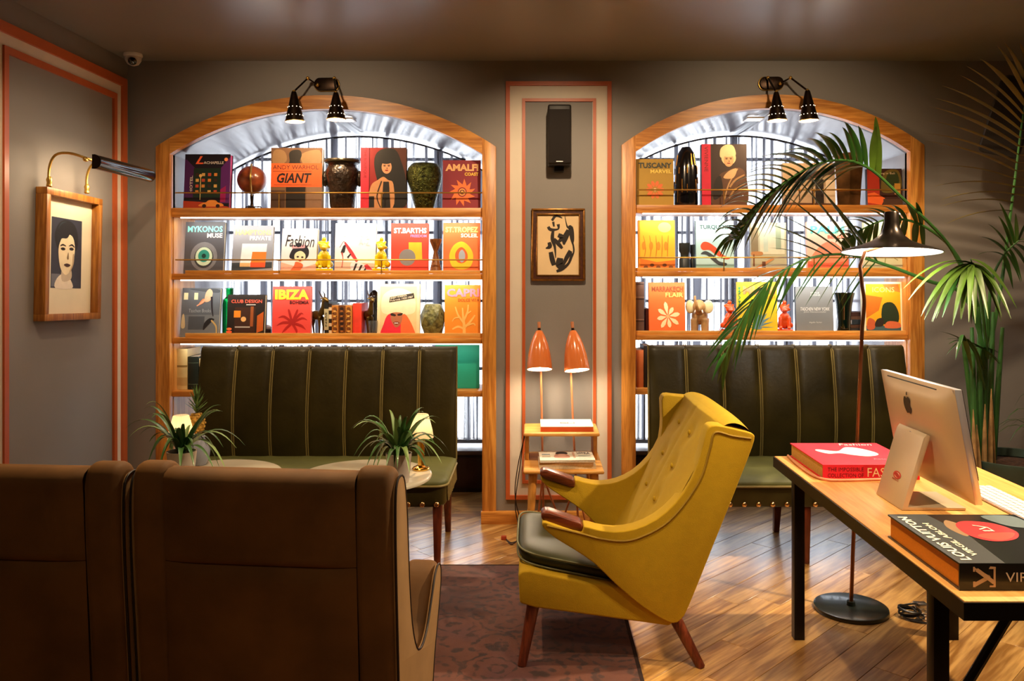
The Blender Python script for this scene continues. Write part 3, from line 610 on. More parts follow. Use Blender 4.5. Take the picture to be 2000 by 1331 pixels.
book('bright orange travel book with a pale coral branch, CAPRI DOLCE VITA', 0, 2, 868, 938, 557, 'f5962c',
  [('l','f8c468',p) for p in ([(.55,.0,.045),(.55,.2,.04),(.52,.38,.03),(.5,.56,.015)],[(.55,.18,.035),(.7,.28,.03),(.85,.42,.02)],[(.54,.16,.03),(.38,.2,.03),(.22,.15,.02)],[(.53,.28,.03),(.38,.42,.025),(.3,.58,.015)],[(.54,.32,.03),(.64,.48,.025),(.66,.62,.015)],[(.62,.22,.025),(.8,.26,.02),(.86,.22,.015)],[(.42,.38,.02),(.28,.36,.015),(.22,.3,.012)],[(.64,.45,.02),(.74,.5,.015)])]
  +[('t','e88aa0','CAPRI',.06,.77,.97,.93,{'b':.04}),('t','b8501c','DOLCE VITA',.38,.68,.97,.74,{'b':.015})], lean=3)
# ---- low shelf beside the left bench
spine_book('tan linen book standing at the far left of the low shelf', 0, 3, 346, 366, 682, 'c9b27a', [(.1,.3,'b89860'),(.55,.6,'8a7040')], Yf=5.0)
spine_book('dark green book on the low shelf beside the tan linen book', 0, 3, 367, 388, 697, '16201a', [(.8,.82,'4a5a4a'),(.15,.17,'4a5a4a')], Yf=5.0)
spine_book('thin cream book with a black band on the low left shelf', 0, 3, 389, 396, 701, 'd0c090', [(.6,.75,'1a1a14')], Yf=5.0)
tb = book('large plain teal book standing at the right end of the low shelf', 0, 3, 850, 936, 672, '1f9c80', t=.03, lean=1, Yf=5.05, gloss=.6)

# ================================================================= right bookcase books
book('mustard travel book with an orange flower, TUSCANY MARVEL', 1, 0, 1243, 1316, 310, 'b08a30',
  [('p','e0703a',p) for p in petals(.5,.34,10,.06,.26,.05,.78)]+[('c','f0d0a0',.5,.34,.04,.032),('t','3a4038','TUSCANY',.06,.8,.95,.92,{'b':.035}),('t','f0d060','MARVEL',.38,.69,.95,.77,{'b':.03})], lean=3)
book('photo book with a crimson spine and a pale haired figure in brocade', 1, 0, 1371, 1459, 281, '33201a',
  [('s','5a3a26',[(.25,.0),(.3,.3),(.4,.5),(.55,.56),(.8,.62),(.98,.5),(.98,.0)]),('s','1c120e',[(.26,.1),(.28,.38),(.42,.48),(.46,.2)]),('l','b08858',[(.62,.3,.02),(.75,.42,.02),(.95,.5,.015)]),('l','a07848',[(.6,.12,.02),(.75,.28,.02),(.95,.36,.015)]),('l','c09868',[(.5,.1,.012),(.6,.35,.015),(.8,.6,.012)]),('s','d8b080',[(.48,.45),(.6,.56),(.78,.6),(.7,.45)])]
  +face(.6,.74,.13,.75,'d9a878','e8cf9a','9a4a38','5a3020')+[('s','e8d4a0',[(.42,.78),(.42,.92),(.55,.99),(.7,.97),(.76,.85),(.72,.8),(.6,.84)]),('r','d81f40',0,0,.2,1),('t','6a0c1c','VIVIENNE',.06,.55,.14,.96,{'rot':-90,'b':0})], t=.045, lean=2)
book('wide architecture book with a pavilion photo behind the palm leaves', 1, 0, 1530, 1632, 318, '9a8468', [('p','3a241a',[(0,.55),(1,.95),(1,.75),(.1,.5)]),('r','b09a80',0,0,1,.45),('r','1c1410',.62,.0,.78,.62),('r','d0bca0',.82,.05,1,.6),('r','2a1c14',.55,.0,.58,.6),('r','2a1c14',.3,.0,.32,.5),('p','4a2a1a',[(0,.0),(1,.0),(1,.05),(0,.07)])], lean=4)
book('dark red tropical interiors book with glowing orange seats', 1, 0, 1695, 1763, 329, '3a1c12', [('p','b03018',[(0,0),(.35,0),(.35,1),(0,1)]),('p','f06a2a',[(0,.08),(.4,.02),(.5,.2),(.2,.36),(0,.32)]),('s','6a5a20',[(.4,.4),(.5,.9),(.9,.95),(.98,.5),(.7,.35)]),('s','2a3a14',[(.55,.55),(.6,.85),(.85,.9),(.9,.6)]),('r','c89030',.78,.3,.95,.6),('r','4a3020',.45,.0,1,.18),
  ('t','e8d0b0','Living in Bali',.26,.83,.8,.9,{'b':-.005})], lean=4)
book('golden yellow book with an ornate pattern and worn orange base', 1, 1, 1247, 1319, 430, 'f0b42c', [('p','e07820',[(0,0),(1,0),(1,.22),(.5,.18),(0,.26)]),('c','f8e070',.72,.86,.18,.1)]+[('l','c87818',[(.15+.16*k,.25,.006),(.2+.15*k,.45,.012),(.14+.17*k,.7,.006)]) for k in range(5)]+[('c','d88a20',.15+.2*k,.5,.05,.08) for k in range(4)]+[('c','7a4418',.2+.17*k,.08+.04*(k % 2),.06,.03) for k in range(5)]+[('r','e09020',0,0,.05,1)], lean=4)
book('pale blue travel book with red and black swooshes, TURQUOISE', 1, 1, 1360, 1434, 431, 'b7dde0', [('r','90b8a8',0,0,1,.13),('s','e0502c',[(.12,.5),(.2,.58),(.36,.56),(.6,.42),(.72,.32),(.9,.26),(.75,.24),(.5,.34),(.35,.42),(.18,.42)]),('s','3a4248',[(.12,.34),(.25,.4),(.45,.32),(.6,.2),(.8,.16),(.78,.11),(.6,.12),(.42,.22),(.28,.32)]),
  ('t','3c5a58','TURQUOISE',.1,.82,.95,.92,{'b':.03})], lean=4, spine='2a4a48')
book('interior photo book with a pale glass room and wooden chair', 1, 1, 1468, 1537, 435, 'b8b494', [('r','8a7a5c',.0,.4,.2,.9),('r','d8d4b8',.25,.35,.95,.95),('r','c0ccb8',.35,.4,.48,.95),('r','9aa88c',.7,.45,.85,.95),('s','b8804c',[(.02,.33),(.3,.33),(.3,.4),(.02,.4)]),('r','7a4a28',.05,.1,.09,.35),('p','c88850',[(.05,.05),(.6,.28),(.65,.25),(.1,.0)]),('r','6a4028',.3,.0,.4,.2)], lean=4)
book('pink travel book with turquoise lettering half hidden by palm leaves', 1, 1, 1578, 1658, 433, 'f3c4ae', [('p','ee6a4a',[(0,0),(1,0),(1,.25),(0,.2)]),('s','f08a6a',[(.1,.2),(.3,.5),(.6,.6),(.9,.4),(.9,.2)]),('t','5cc0b8','PALM',.08,.76,.92,.92,{'b':.04}),('t','e86a50','BEACH',.5,.66,.92,.73,{'b':.03})], lean=4)
book('pale olive book standing behind the floor lamp shade', 1, 1, 1690, 1766, 433, 'c9cba4', [('l','8a8a50',[(.2,.2,.01),(.5,.35,.01),(.85,.22,.01)]),('l','8a8a50',[(.5,.1,.01),(.55,.4,.01),(.6,.6,.008)]),('r','a8a478',0,0,1,.08)], lean=4)
spine_book('brown leather bound book at the left end of the third right shelf', 1, 2, 1241, 1258, 551, '5c4034', [(.95,.965,'2a1a14'),(.7,.715,'8a6a58'),(.66,.68,'2a1a14'),(.27,.285,'8a6a58'),(.24,.255,'2a1a14')], Yf=5.0)
spine_book('small dark red book tucked behind the flower travel book', 1, 2, 1259, 1268, 603, '4a1814', Yf=5.06)
book('orange travel book with a cream daisy, MARRAKECH FLAIR', 1, 2, 1268, 1339, 552, 'ee7030', [('p','f8e0b0',p) for p in petals(.52,.34,8,.03,.34,.055,.78,.2,(1,.8,1.1,.95,.9,1.0,.85,1.05))]+[('c','e8b878',.52,.34,.04,.03),('t','8a4018','MARRAKECH',.08,.82,.95,.92,{'b':.02}),('t','f8c068','FLAIR',.46,.71,.95,.8,{'b':.03})], lean=5)
book('yellow travel book with a blue agave, MIAMI BEACH', 1, 2, 1441, 1519, 551, 'f3d024', [('p','6a94a0',[(.5-.03,.12),(.5+.34*math.cos(q)*.5-.02*math.sin(q)*2,.14+.2*math.sin(q)),(.5+.42*math.cos(q),.13+.36*math.sin(q)*.95),(.5+.34*math.cos(q)*.5+.02*math.sin(q)*2+.02,.12+.19*math.sin(q)),(.53,.12)]) for q in [PI*k/10 for k in range(11)]]+[('s','6a94a0',[(.4,.1),(.5,.2),(.6,.1)]),('t','f2905c','MIAMI',.14,.76,.95,.92,{'b':.05}),('t','e89a30','BEACH',.56,.67,.95,.74,{'b':.03}),('t','3a8a50','MIAMI',.02,.5,.08,.9,{'rot':-90})], lean=3)
book('plain grey book with white handwriting, TASCHEN NEW YORK', 1, 2, 1556, 1629, 560, '7e8286', [('t','f0f0f0','TASCHEN NEW YORK',.12,.49,.9,.56,{'sh':.2,'b':0}),('t','e8e8e8','John Hansenstiefel',.2,.44,.8,.48,{'sh':.2,'b':-.01}),('t','e8e8e8','Angelika Taschen',.34,.22,.68,.26,{'sh':.4,'b':-.01}),('t','dde8e4','STYLE\nICONS',.4,.8,.66,.88,{'b':0})], lean=5, spine='3e4648', gloss=.5)
book('cream bordered book with a yellow and orange garden lounge photo', 1, 2, 1686, 1764, 551, 'efe6c0', [('r','e8a818',.08,.02,.95,.96),('p','d07018',[(.08,.3),(.4,.45),(.5,.7),(.08,.75)]),('p','e0782c',[(.5,.96),(.9,.96),(.95,.8),(.6,.85)]),('r','3c5a60',.08,.02,.95,.16),('s','1f3018',[(.5,.2),(.5,.55),(.75,.6),(.9,.4),(.85,.2)]),('s','c05a30',[(.1,.1),(.14,.3),(.3,.25),(.28,.1)]),('s','d06a40',[(.55,.12),(.62,.24),(.9,.22),(.92,.12)]),('s','2a2018',[(.3,.15),(.35,.28),(.5,.3),(.5,.16)]),
  ('t','f0d080','ICONS',.25,.8,.8,.9,{'b':0})], lean=3)
spine_book('rusty orange cloth book on the low shelf beside the right bench', 1, 3, 1243, 1257, 684, 'b05a2c', Yf=5.0)
spine_book('black book on the low shelf beside the rusty cloth book', 1, 3, 1258, 1270, 676, '1a120e', Yf=5.0)
# ================================================================= ornaments on the shelves
def fuse(mb, voxel=.004, smooth=6):
    """melt overlapping shapes into one continuous skin"""
    me = bpy.data.meshes.new('tmp'); me.from_pydata([tuple(p) for p in mb.v], [], mb.f)
    o = bpy.data.objects.new('tmp', me); C.objects.link(o)
    r = o.modifiers.new('r', 'REMESH'); r.mode = 'VOXEL'; r.voxel_size = voxel
    if smooth:
        s_ = o.modifiers.new('s', 'SMOOTH'); s_.factor = .5; s_.iterations = smooth
    dg = bpy.context.evaluated_depsgraph_get(); ev = o.evaluated_get(dg); m2 = bpy.data.meshes.new_from_object(ev)
    bpy.data.objects.remove(o); bpy.data.meshes.remove(me)
    out = MB(); out.v = [tuple(v.co) for v in m2.vertices]; out.f = [tuple(p.vertices) for p in m2.polygons]; out.m = [0]*len(out.f)
    bpy.data.meshes.remove(m2); return out
def at_shelf(case, row, x, Y): return Vector((PX(x, Y), Y, SH[case][row]+.001))
def liondog():                                          # seated guardian lion on a plinth, 1 unit tall, faces -y
    m = MB()
    m.ell((0,.03,.34),.13,.15,.2); m.ell((0,-.04,.5),.12,.11,.14); m.ell((0,-.05,.74),.105,.11,.12); m.ell((0,-.14,.7),.065,.06,.055)
    for s in (-1, 1):
        m.tube([(s*.09,-.08,.5),(s*.1,-.12,.3),(s*.09,-.13,.17)], [.055,.045,.045], 8); m.ell((s*.09,-.16,.175),.05,.06,.035)
        m.ell((s*.13,.03,.25),.07,.13,.09); m.ell((s*.085,-.02,.85),.035,.02,.045)
    for q in range(9):
        a = q*.7; m.ell((.1*math.sin(a),-.02+.06*math.cos(a),.66+.025*q),.045,.045,.035)
    m.tube([(0,.16,.25),(.02,.2,.45),(0,.17,.62)], [.03,.045,.015], 8)
    m.ell((0,-.03,.93),.05,.05,.07)
    return m
LION = fuse(liondog(), .018, 4)
def lion(label, case, row, x, Y, H, W, m, grp, yaw=0):
    t = thing('lion_dog_figurine', label, 'figurine', at_shelf(case, row, x, Y), (0, 0, yaw), grp)
    b = MB(); b.v = [(p[0]*W*3.0, p[1]*W*2.6, p[2]*H) for p in LION.v]; b.f = LION.f; b.m = LION.m
    b.build('animal', m, t, smooth=True, ang=180)
    MB().box(-W*.52, W*.52, -W*.5, W*.5, 0, H*.14).build('plinth', m, t, bevel=.003)
YEL = mat('yellow_glaze', 'e8c512', .25, var=.12, vs=20, coat=.4); RED = mat('vermilion_glaze', 'e2501c', .25, var=.15, vs=20, coat=.4)
lion('yellow glazed lion dog figurine left of the white shoe book', 0, 1, 633, 5.03, .225, .095, YEL, 'yellow lion dogs', .3)
lion('yellow glazed lion dog figurine beside the red disc travel book', 0, 1, 746, 5.03, .225, .088, YEL, 'yellow lion dogs', -.15)
lion('vermilion lion dog figurine left of the yellow agave book', 1, 2, 1424, 5.04, .205, .09, RED, 'vermilion lion dogs', .2)
lion('vermilion lion dog figurine right of the yellow agave book', 1, 2, 1532, 5.04, .205, .09, RED, 'vermilion lion dogs', -.2)
# turned wooden candlestick
t = thing('wooden_candlestick', 'hourglass shaped turned wooden candlestick between two orange travel books', 'candlestick', at_shelf(0, 1, 851, 5.02))
h = PZ(467, 5.02)-t.location.z
MB().lathe([(.040,0),(.036,.02),(.02,h*.45),(.012,h*.62),(.016,h*.68),(.036,h*.92),(.038,h),(.03,h),(.012,h*.8)], n=20).build('body', wood('walnut','5a3014','8a5426',2,6,.3,.02), t, smooth=True, ang=50)
# faceted rock vase
t = thing('faceted_vase', 'faceted green and brown stone vase beside the orange coral branch book', 'vase', at_shelf(0, 2, 846, 5.06))
h = PZ(594, 5.06)-t.location.z; m = MB()
prof = [(.05,0),(.078,h*.35),(.082,h*.62),(.055,h*.97),(.045,h)]
for i, (r, z) in enumerate(prof): m.v += [(r*math.cos(PI/3*k+.5*i), r*math.sin(PI/3*k+.5*i), z) for k in range(6)]
for i in range(4):
    for k in range(6):
        a, b, c, d = i*6+k, i*6+(k+1) % 6, (i+1)*6+(k+1) % 6, (i+1)*6+k; m.f += [(a, b, d), (b, c, d)]; m.m += [0, 0]
m.f += [tuple(range(6))[::-1], tuple(24+k for k in range(6))]; m.m += [0, 0]
m.build('body', mat('moss_stone', '6c6a3c', .4, var=.75, vs=28, bump=.5, bs=60), t)
# green glass bottle behind the club book
t = thing('glass_bottle', 'square shouldered green glass bottle behind the black nightclub book', 'bottle', at_shelf(0, 2, 449, 5.13))
GG = mat('green_glass', '0a8a3c', .08, trans=.85, var=.1)
h = PZ(563, 5.13)-t.location.z
MB().lathe([(.045,0),(.048,.02),(.048,h*.66),(.04,h*.76),(.022,h*.82)], n=8, cap1=False).build('body', GG, t, smooth=True, ang=30)
MB().lathe([(.022,h*.82),(.023,h*.98),(.03,h),(.024,h)], n=12, cap0=False, cap1=False).build('neck', GG, t, smooth=True)
# small dark lidded box
t = thing('lidded_pot', 'small dark round pot with a grey lid beside the coral plant book', 'pot', at_shelf(0, 2, 520, 5.1))
MB().lathe([(.03,0),(.034,.01),(.034,.04),(.03,.045)], n=16).build('body', BLACK, t, smooth=True)
MB().lathe([(.035,.045),(.036,.055),(.02,.068),(.004,.07)], n=16).build('lid', mat('grey_lid','8a8c94',.3), t, smooth=True)
# bronze antelopes
def antelope(label, x, yaw, hd):
    t = thing('antelope_figurine', label, 'figurine', at_shelf(0, 2, x, 5.08), (0, 0, yaw), 'bronze antelopes')
    m = MB(); m.ell((0,.01,.13),.024,.06,.03); m.tube([(0,-.04,.14),(0,-.06,.18),(0,-.065,.225)], [.024,.016,.012], 8)
    m.ell((0,-.085,.228),.012,.03,.014, rot=Matrix.Rotation(.5,3,'X'))
    for s in (-1, 1):
        m.tube([(s*.012,-.035,.12),(s*.014,-.04,.06),(s*.014,-.038,.012)], [.013,.007,.006], 6); m.tube([(s*.014,.055,.12),(s*.016,.065,.06),(s*.016,.055,.012)], [.017,.008,.006], 6)
        m.ell((s*.018,-.062,.235),.012,.004,.006)
    f = fuse(m, .004, 3); BZ = mat('antique_bronze', '6a5326', .35, metal=.8, var=.4, vs=25)
    f.build('animal', BZ, t, smooth=True, ang=180)
    for s in (-1, 1): MB().tube([(s*.006,-.062,.235),(s*.016,-.05,.262),(s*.012,-.03,.285)], [.005,.004,.001], 6).build('horn', BRONZE, t, smooth=True)
    MB().box(-.03,.03,-.055,.075,0,.012).build('base', BLACK, t, bevel=.002)
antelope('bronze antelope figurine right of the coral plant book', 620, .9, 1)
antelope('bronze antelope figurine left of the cream portrait book', 719, .5, 1)
t = thing('black_orb_vase', 'glossy black gourd vase behind the right bronze antelope', 'vase', at_shelf(0, 2, 731, 5.17))
MB().lathe([(.02,0),(.04,.03),(.045,.08),(.03,.13),(.018,.17),(.03,.2),(.04,.235),(.03,.265),(.012,.28),(.006,.285)], n=16).build('body', mat('black_glaze','0c0c10',.08,coat=.6), t, smooth=True)
t = thing('crystal_glass', 'clear cut crystal tumbler beside the cream portrait book', 'glass', at_shelf(0, 2, 728, 5.0))
MB().lathe([(.022,0),(.026,.03),(.03,.1),(.028,.1),(.024,.03),(.002,.012)], n=10).build('body', mat('crystal','e8eef2',.03,trans=.95), t, smooth=True, ang=25)
# ---- right case
t = thing('gold_fleck_vase', 'tall black vase with vertical gold bars on the top right shelf', 'vase', at_shelf(1, 0, 1340, 5.06))
h = PZ(288, 5.06)-t.location.z; r = .074
PR = [(.93,0),(1,.04),(.98,.3),(.9,.65),(.72,.88),(.45,.97),(.35,1),(.3,.99)]
MB().lathe([(a*r, b*h) for a, b in PR], n=24).build('body', mat('black_lacquer','0d0c10',.18,coat=.6), t, smooth=True, ang=60)
rg = random.Random(5); gm = MB()
def rad(z):
    for (a, b), (c, d) in zip(PR[:-1], PR[1:]):
        if b <= z <= d: return (a+(c-a)*(z-b)/(d-b))*r
    return .4*r
bars = []
for k in range(30):
    q = 2*PI*k/15+.1*rg.random(); z0 = rg.choice([.06,.22,.38,.54,.68]); z1 = min(.88, z0+.1+.13*rg.random())
    m = MB(); pts = [(rad(z0+(z1-z0)*j/4)+.001, (z0+(z1-z0)*j/4)*h) for j in range(5)]
    m.tube([(a*math.cos(q), a*math.sin(q), z) for a, z in pts], .0035, 5)
    m.build('gold_bar', mat('gold_leaf','b07a34',.25,metal=1), t, smooth=True)
t = thing('mirrored_vase', 'square mirrored glass vase behind the arching palm frond', 'vase', at_shelf(1, 0, 1656, 5.05), (0,0,.3))
h = PZ(302, 5.05)-t.location.z
MB().lathe([(.075,0),(.085,h*.5),(.1,h),(.09,h),(.075,h*.5),(.06,.02)], n=6).build('body', mat('smoky_mirror','b98a58',.08,metal=.9,var=.6,vs=9), t)
for nm, x, s, dr in (('dark_vase', 1337, 1.0, 'waisted charcoal vase between the golden book and the pale blue book'), ('dark_vase', 1353, .95, 'slim charcoal vase touching the pale blue travel book')):
    t = thing(nm, dr, 'vase', at_shelf(1, 1, x, 5.06 if s == 1 else 5.1)); h = .175*s; w_ = .036 if s == 1 else .018
    MB().lathe([(w_*a, h*b) for a, b in [(.95,0),(.95,.42),(.8,.46),(.7,.55),(.78,.64),(.98,.7),(1,1),(.85,1),(.8,.75)]], n=16).build('body', mat('charcoal_clay','2c3030',.4), t, smooth=True, ang=40)
# elephant
t = thing('elephant_figurine', 'tan elephant figurine with pale ears and raised trunk', 'figurine', at_shelf(1, 2, 1366, 5.05), (0, 0, -.25))
m = MB(); m.ell((.0,.04,.105),.052,.075,.055); m.ell((0,-.035,.165),.04,.042,.045)
for s in (-1, 1):
    m.tube([(s*.03,-.01,.09),(s*.032,-.012,.0)], [.024,.02], 8); m.tube([(s*.03,.09,.09),(s*.034,.095,.0)], [.026,.021], 8)
m.tube([(0,-.07,.16),(-.005,-.105,.15),(-.012,-.12,.175),(-.02,-.115,.21),(-.022,-.105,.235)], [.02,.015,.011,.009,.008], 8)
fuse(m, .005, 4).build('animal', mat('tan_stone','b08a58',.5,var=.25,vs=18), t, smooth=True, ang=180)
for s in (-1, 1):
    MB().ell((s*.055,-.02,.165),.034,.01,.042, rot=Matrix.Rotation(s*.5,3,'Z')).build('ear', mat('pale_stone','e0d6a8',.5,var=.15), t, smooth=True)
    MB().tube([(s*.02,-.07,.145),(s*.024,-.095,.13),(s*.022,-.11,.138)], [.005,.004,.001], 6).build('tusk', WHITE, t, smooth=True)
t = thing('black_glass_vase', 'flared black glass vase to the right of the plain grey book', 'vase', at_shelf(1, 2, 1648, 5.05))
h = PZ(572, 5.05)-t.location.z
MB().lathe([(.04,0),(.042,.01),(.04,h*.3),(.044,h*.6),(.055,h*.85),(.064,h),(.06,h),(.05,h*.8),(.036,.03)], n=24, fn=lambda q, t: 1+.025*math.cos(10*q)).build('body', mat('black_glass','04120c',.04,coat=1), t, smooth=True, ang=60)
st = [('2c2a28',.03,.13),('4a3020',.022,.12),('26303a',.03,.125),('5a3a28',.022,.11),('3a1c14',.024,.12)]; z = 0
for q, (c, th, w_) in enumerate(st):
    t = thing('stacked_book', ('lowest', 'second lowest', 'middle', 'second highest', 'topmost')[q]+' small dark book stacked behind the floor lamp pole', 'book', at_shelf(1, 2, 1672, 5.16)+Vector((0, 0, z)), (0, 0, .1*(q % 3)-.1), 'small dark stacked books')
    cm = mat('stack_'+c, c, .5)
    MB().box(-w_/2, w_/2, -.07, .07, 0, .003).build('lower_cover', cm, t); MB().box(-w_/2, w_/2, -.07, .07, th-.003, th).build('upper_cover', cm, t)
    MB().box(-w_/2+.003, w_/2-.003, -.067, .069, .003, th-.003).build('page_block', PAPER, t); MB().box(-w_/2, w_/2, -.0705, -.0675, .003, th-.003).build('spine', cm, t)
    z += th+.0005

# ================================================================= things on the walls
# twin cone wall lamps
def sconce(label, pts):
    """pts: plate centre, list of (joints..., cone apex, mouth centre)"""
    pc = P(*pts[0], D)
    t = thing('cone_wall_lamp', label, 'wall lamp', (pc.x, D, pc.z), group='perforated cone wall lamps')
    m = MB(); ov = [(.072*(1 if math.cos(q) > 0 else -1)*.5+.036*math.cos(q), .038*math.sin(q)) for q in [2*PI*k/28 for k in range(28)]]
    m.prism(ov, -.03, 0).build('backplate', BRONZE, t, bevel=.004)
    MB().prism([(x*1.07, z*1.1) for x, z in ov], -.012, 0).build('backplate_rim', BRASS, t, bevel=.002)
    for q, arm in enumerate(pts[1]):
        Ya = D-.17; pp = [P(x, y, D-.05-(.12*j/(len(arm)-2) if len(arm) > 2 else .1))-Vector(t.location) for j, (x, y) in enumerate(arm[:-1])]
        ap = pp[-1]; mo = P(*arm[-1], D-.17)-Vector(t.location)
        MB().tube([Vector((pp[0].x, -.02, pp[0].z))]+pp, .0055, 8).build('arm', BRONZE, t, smooth=True, ang=60)
        for p in pp: MB().ell(p, .011, .011, .011, 10, 6).build('joint', BRASS, t, smooth=True)
        ax = (mo-ap); L = ax.length; rot = ax.to_track_quat('Z', 'Y').to_matrix(); R = .056
        cone = MB().lathe([(.012,0),(.015,.006),(R,L),(R-.002,L),(.012,.01)], c=ap, n=24, cap0=True, cap1=True, rot=rot)
        cone.f.pop(); cone.m.pop(); cone.f.pop(); cone.m.pop()
        sh = cone.build('cone_shade', [BRONZE], t, smooth=True, ang=50, normals=False)
        MB().lathe([(.014,.014),(R-.003,L-.0005)], c=ap, n=24, cap0=True, cap1=False, rot=rot).build('shade_lining', mat('lining_cream','f0e0cc',.5), sh, smooth=True)
        MB().lathe([(R+.001,L-.004),(R+.001,L+.001),(R-.003,L+.001)], c=ap, n=24, cap0=False, cap1=False, rot=rot).build('shade_rim', BRASS, sh, smooth=True)
        d = MB()
        for fr, n in ((.52, 10), (.8, 14)):
            rr = .015+(R-.015)*fr+.0008
            for k_ in range(n):
                a = 2*PI*k_/n; c = ap+rot @ Vector((rr*math.cos(a), rr*math.sin(a), L*fr))
                d.ell(c, .0026, .0026, .0026, 6, 4)
        o = d.build('perforation', emitter('perforation_glow', (1, .85, .6), 2.2), sh, smooth=True); o['kind'] = 'stuff'
        MB().ell(ap+ax*.72, .022, .022, .03, 12, 8).build('bulb', emitter('warm_bulb', (1, .72, .42), 14), t, smooth=True)
        l = bpy.data.lights.new('cone_lamp', 'POINT'); l.energy = 5; l.color = WARM; l.shadow_soft_size = .02
        lo = bpy.data.objects.new('cone_lamp', l); C.objects.link(lo); lo.location = Vector(t.location)+ap+ax*1.02
sconce('black perforated twin cone wall lamp above the left bookcase', ((639, 166), [[(620, 166), (601, 153), (574, 179), (576, 238)], [(653, 153), (656, 181), (657, 234)]]))
sconce('black perforated twin cone wall lamp above the right bookcase', ((1505, 164), [[(1524, 163), (1544, 152), (1577, 177), (1580, 236)], [(1500, 152), (1516, 180), (1518, 236)]]))
# black loudspeaker in the centre panel
t = thing('loudspeaker', 'black box loudspeaker mounted at the top of the centre wall panel', 'speaker', P(1092, 325, D-.06))
w_, h = 46/325*.97, 117/325*.97
MB().box(-w_/2, w_/2, -.1, .06, 0, h).build('cabinet', mat('speaker_black','16110e',.5,var=.1), t, bevel=.012, seg=3)
MB().box(-w_/2+.006, w_/2-.006, -.106, -.098, .006, h-.03).build('grille', mat('speaker_cloth','1a130f',.9,var=.2,vs=300), t, bevel=.006)
MB().box(-.02, .02, -.107, -.105, .012, .017).build('badge', CHROME, t); MB().cyl((0,.04,h-.02),(0,.04,h+.02), .004, n=8).build('mount_pin', BLACK, t); MB().box(-.03,.03,.0,.058,-.03,.004).build('bracket', BLACK, t, bevel=.004)
t = thing('corner_loudspeaker', 'large black loudspeaker hung high on the wall behind the palm', 'speaker', P(1950, 300, 4.62), (.3, .3, -.5))
MB().box(-.105, .105, -.1, .1, .0, .42).build('cabinet', MATS['speaker_black'], t, bevel=.03, seg=3); MB().box(-.095, .095, -.106, -.098, .012, .408).build('grille', MATS['speaker_cloth'], t, bevel=.004)
MB().tube([(0,.1,.3),(.0,.3,.28)], .02, 8).build('bracket', BLACK, t)
# abstract ink painting
t = thing('ink_painting', 'gilt framed abstract black ink painting on the centre wall panel', 'painting', P(1090, 549, D-.001))
W, H = 104*KP, 141*KP
GILT = mat('gilt_frame', '8a5a22', .3, metal=.6, var=.35, vs=40); GILT2 = mat('gilt_frame_dark', '4a2410', .4, var=.4, vs=60)
MB().frame(-W/2, W/2, 0, H, .012, -.03, 0).build('outer_frame', GILT, t, bevel=.003)
MB().frame(-W/2+.012, W/2-.012, .012, H-.012, .02, -.022, 0).build('inlay', GILT2, t)
MB().frame(-W/2+.03, W/2-.03, .03, H-.03, .007, -.027, 0).build('inner_frame', GILT, t, bevel=.002)
MB().box(-W/2+.034, W/2-.034, -.012, -.004, .034, H-.034).build('paper', mat('ink_paper','e8c898',.6,var=.05), t)
a0, a1, b0, b1 = -W/2+.036, W/2-.036, .036, H-.036
INK = [[(.35,.9,.03),(.45,.98,.03),(.6,.94,.012)],[(.38,.88,.03),(.4,.8,.02)],[(.26,.8,.035),(.32,.75,.04),(.5,.76,.02),(.5,.84,.04)],[(.38,.74,.03),(.36,.6,.045),(.42,.46,.03),(.44,.28,.008)],[(.66,.98,.006),(.72,.8,.02),(.8,.78,.06),(.84,.6,.05),(.85,.5,.01)],
 [(.76,.74,.06),(.66,.6,.07),(.64,.5,.02)],[(.4,.6,.03),(.5,.52,.05),(.6,.44,.03)],[(.5,.66,.05),(.6,.62,.06),(.5,.54,.03)],[(.28,.54,.04),(.3,.47,.05),(.2,.44,.012)],[(.32,.38,.05),(.36,.25,.06),(.4,.16,.05)],[(.55,.28,.07),(.54,.17,.1),(.64,.14,.06)],[(.8,.4,.05),(.7,.28,.05),(.62,.16,.03)],[(.84,.36,.04),(.76,.2,.03),(.6,.1,.04),(.46,.06,.03)],[(.82,.62,.02),(.88,.42,.02),(.84,.3,.015)]]
art_parts([('l', '241a14', s_) for s_ in INK], a1-a0, b1-b0, lambda u, v, d: (a0+u*(a1-a0), -.012-d, b0+v*(b1-b0)), t, names=('brushwork', 'x'))
# framed portrait on the left wall with brass picture light
FY, FW, FH, FD = 3.99, .516, .66, .057
t = thing('portrait_frame', 'deep wooden frame with a pale dark haired portrait photo', 'picture', (XL+.001, FY, 1.268), (0, math.radians(1.8), PI/2))
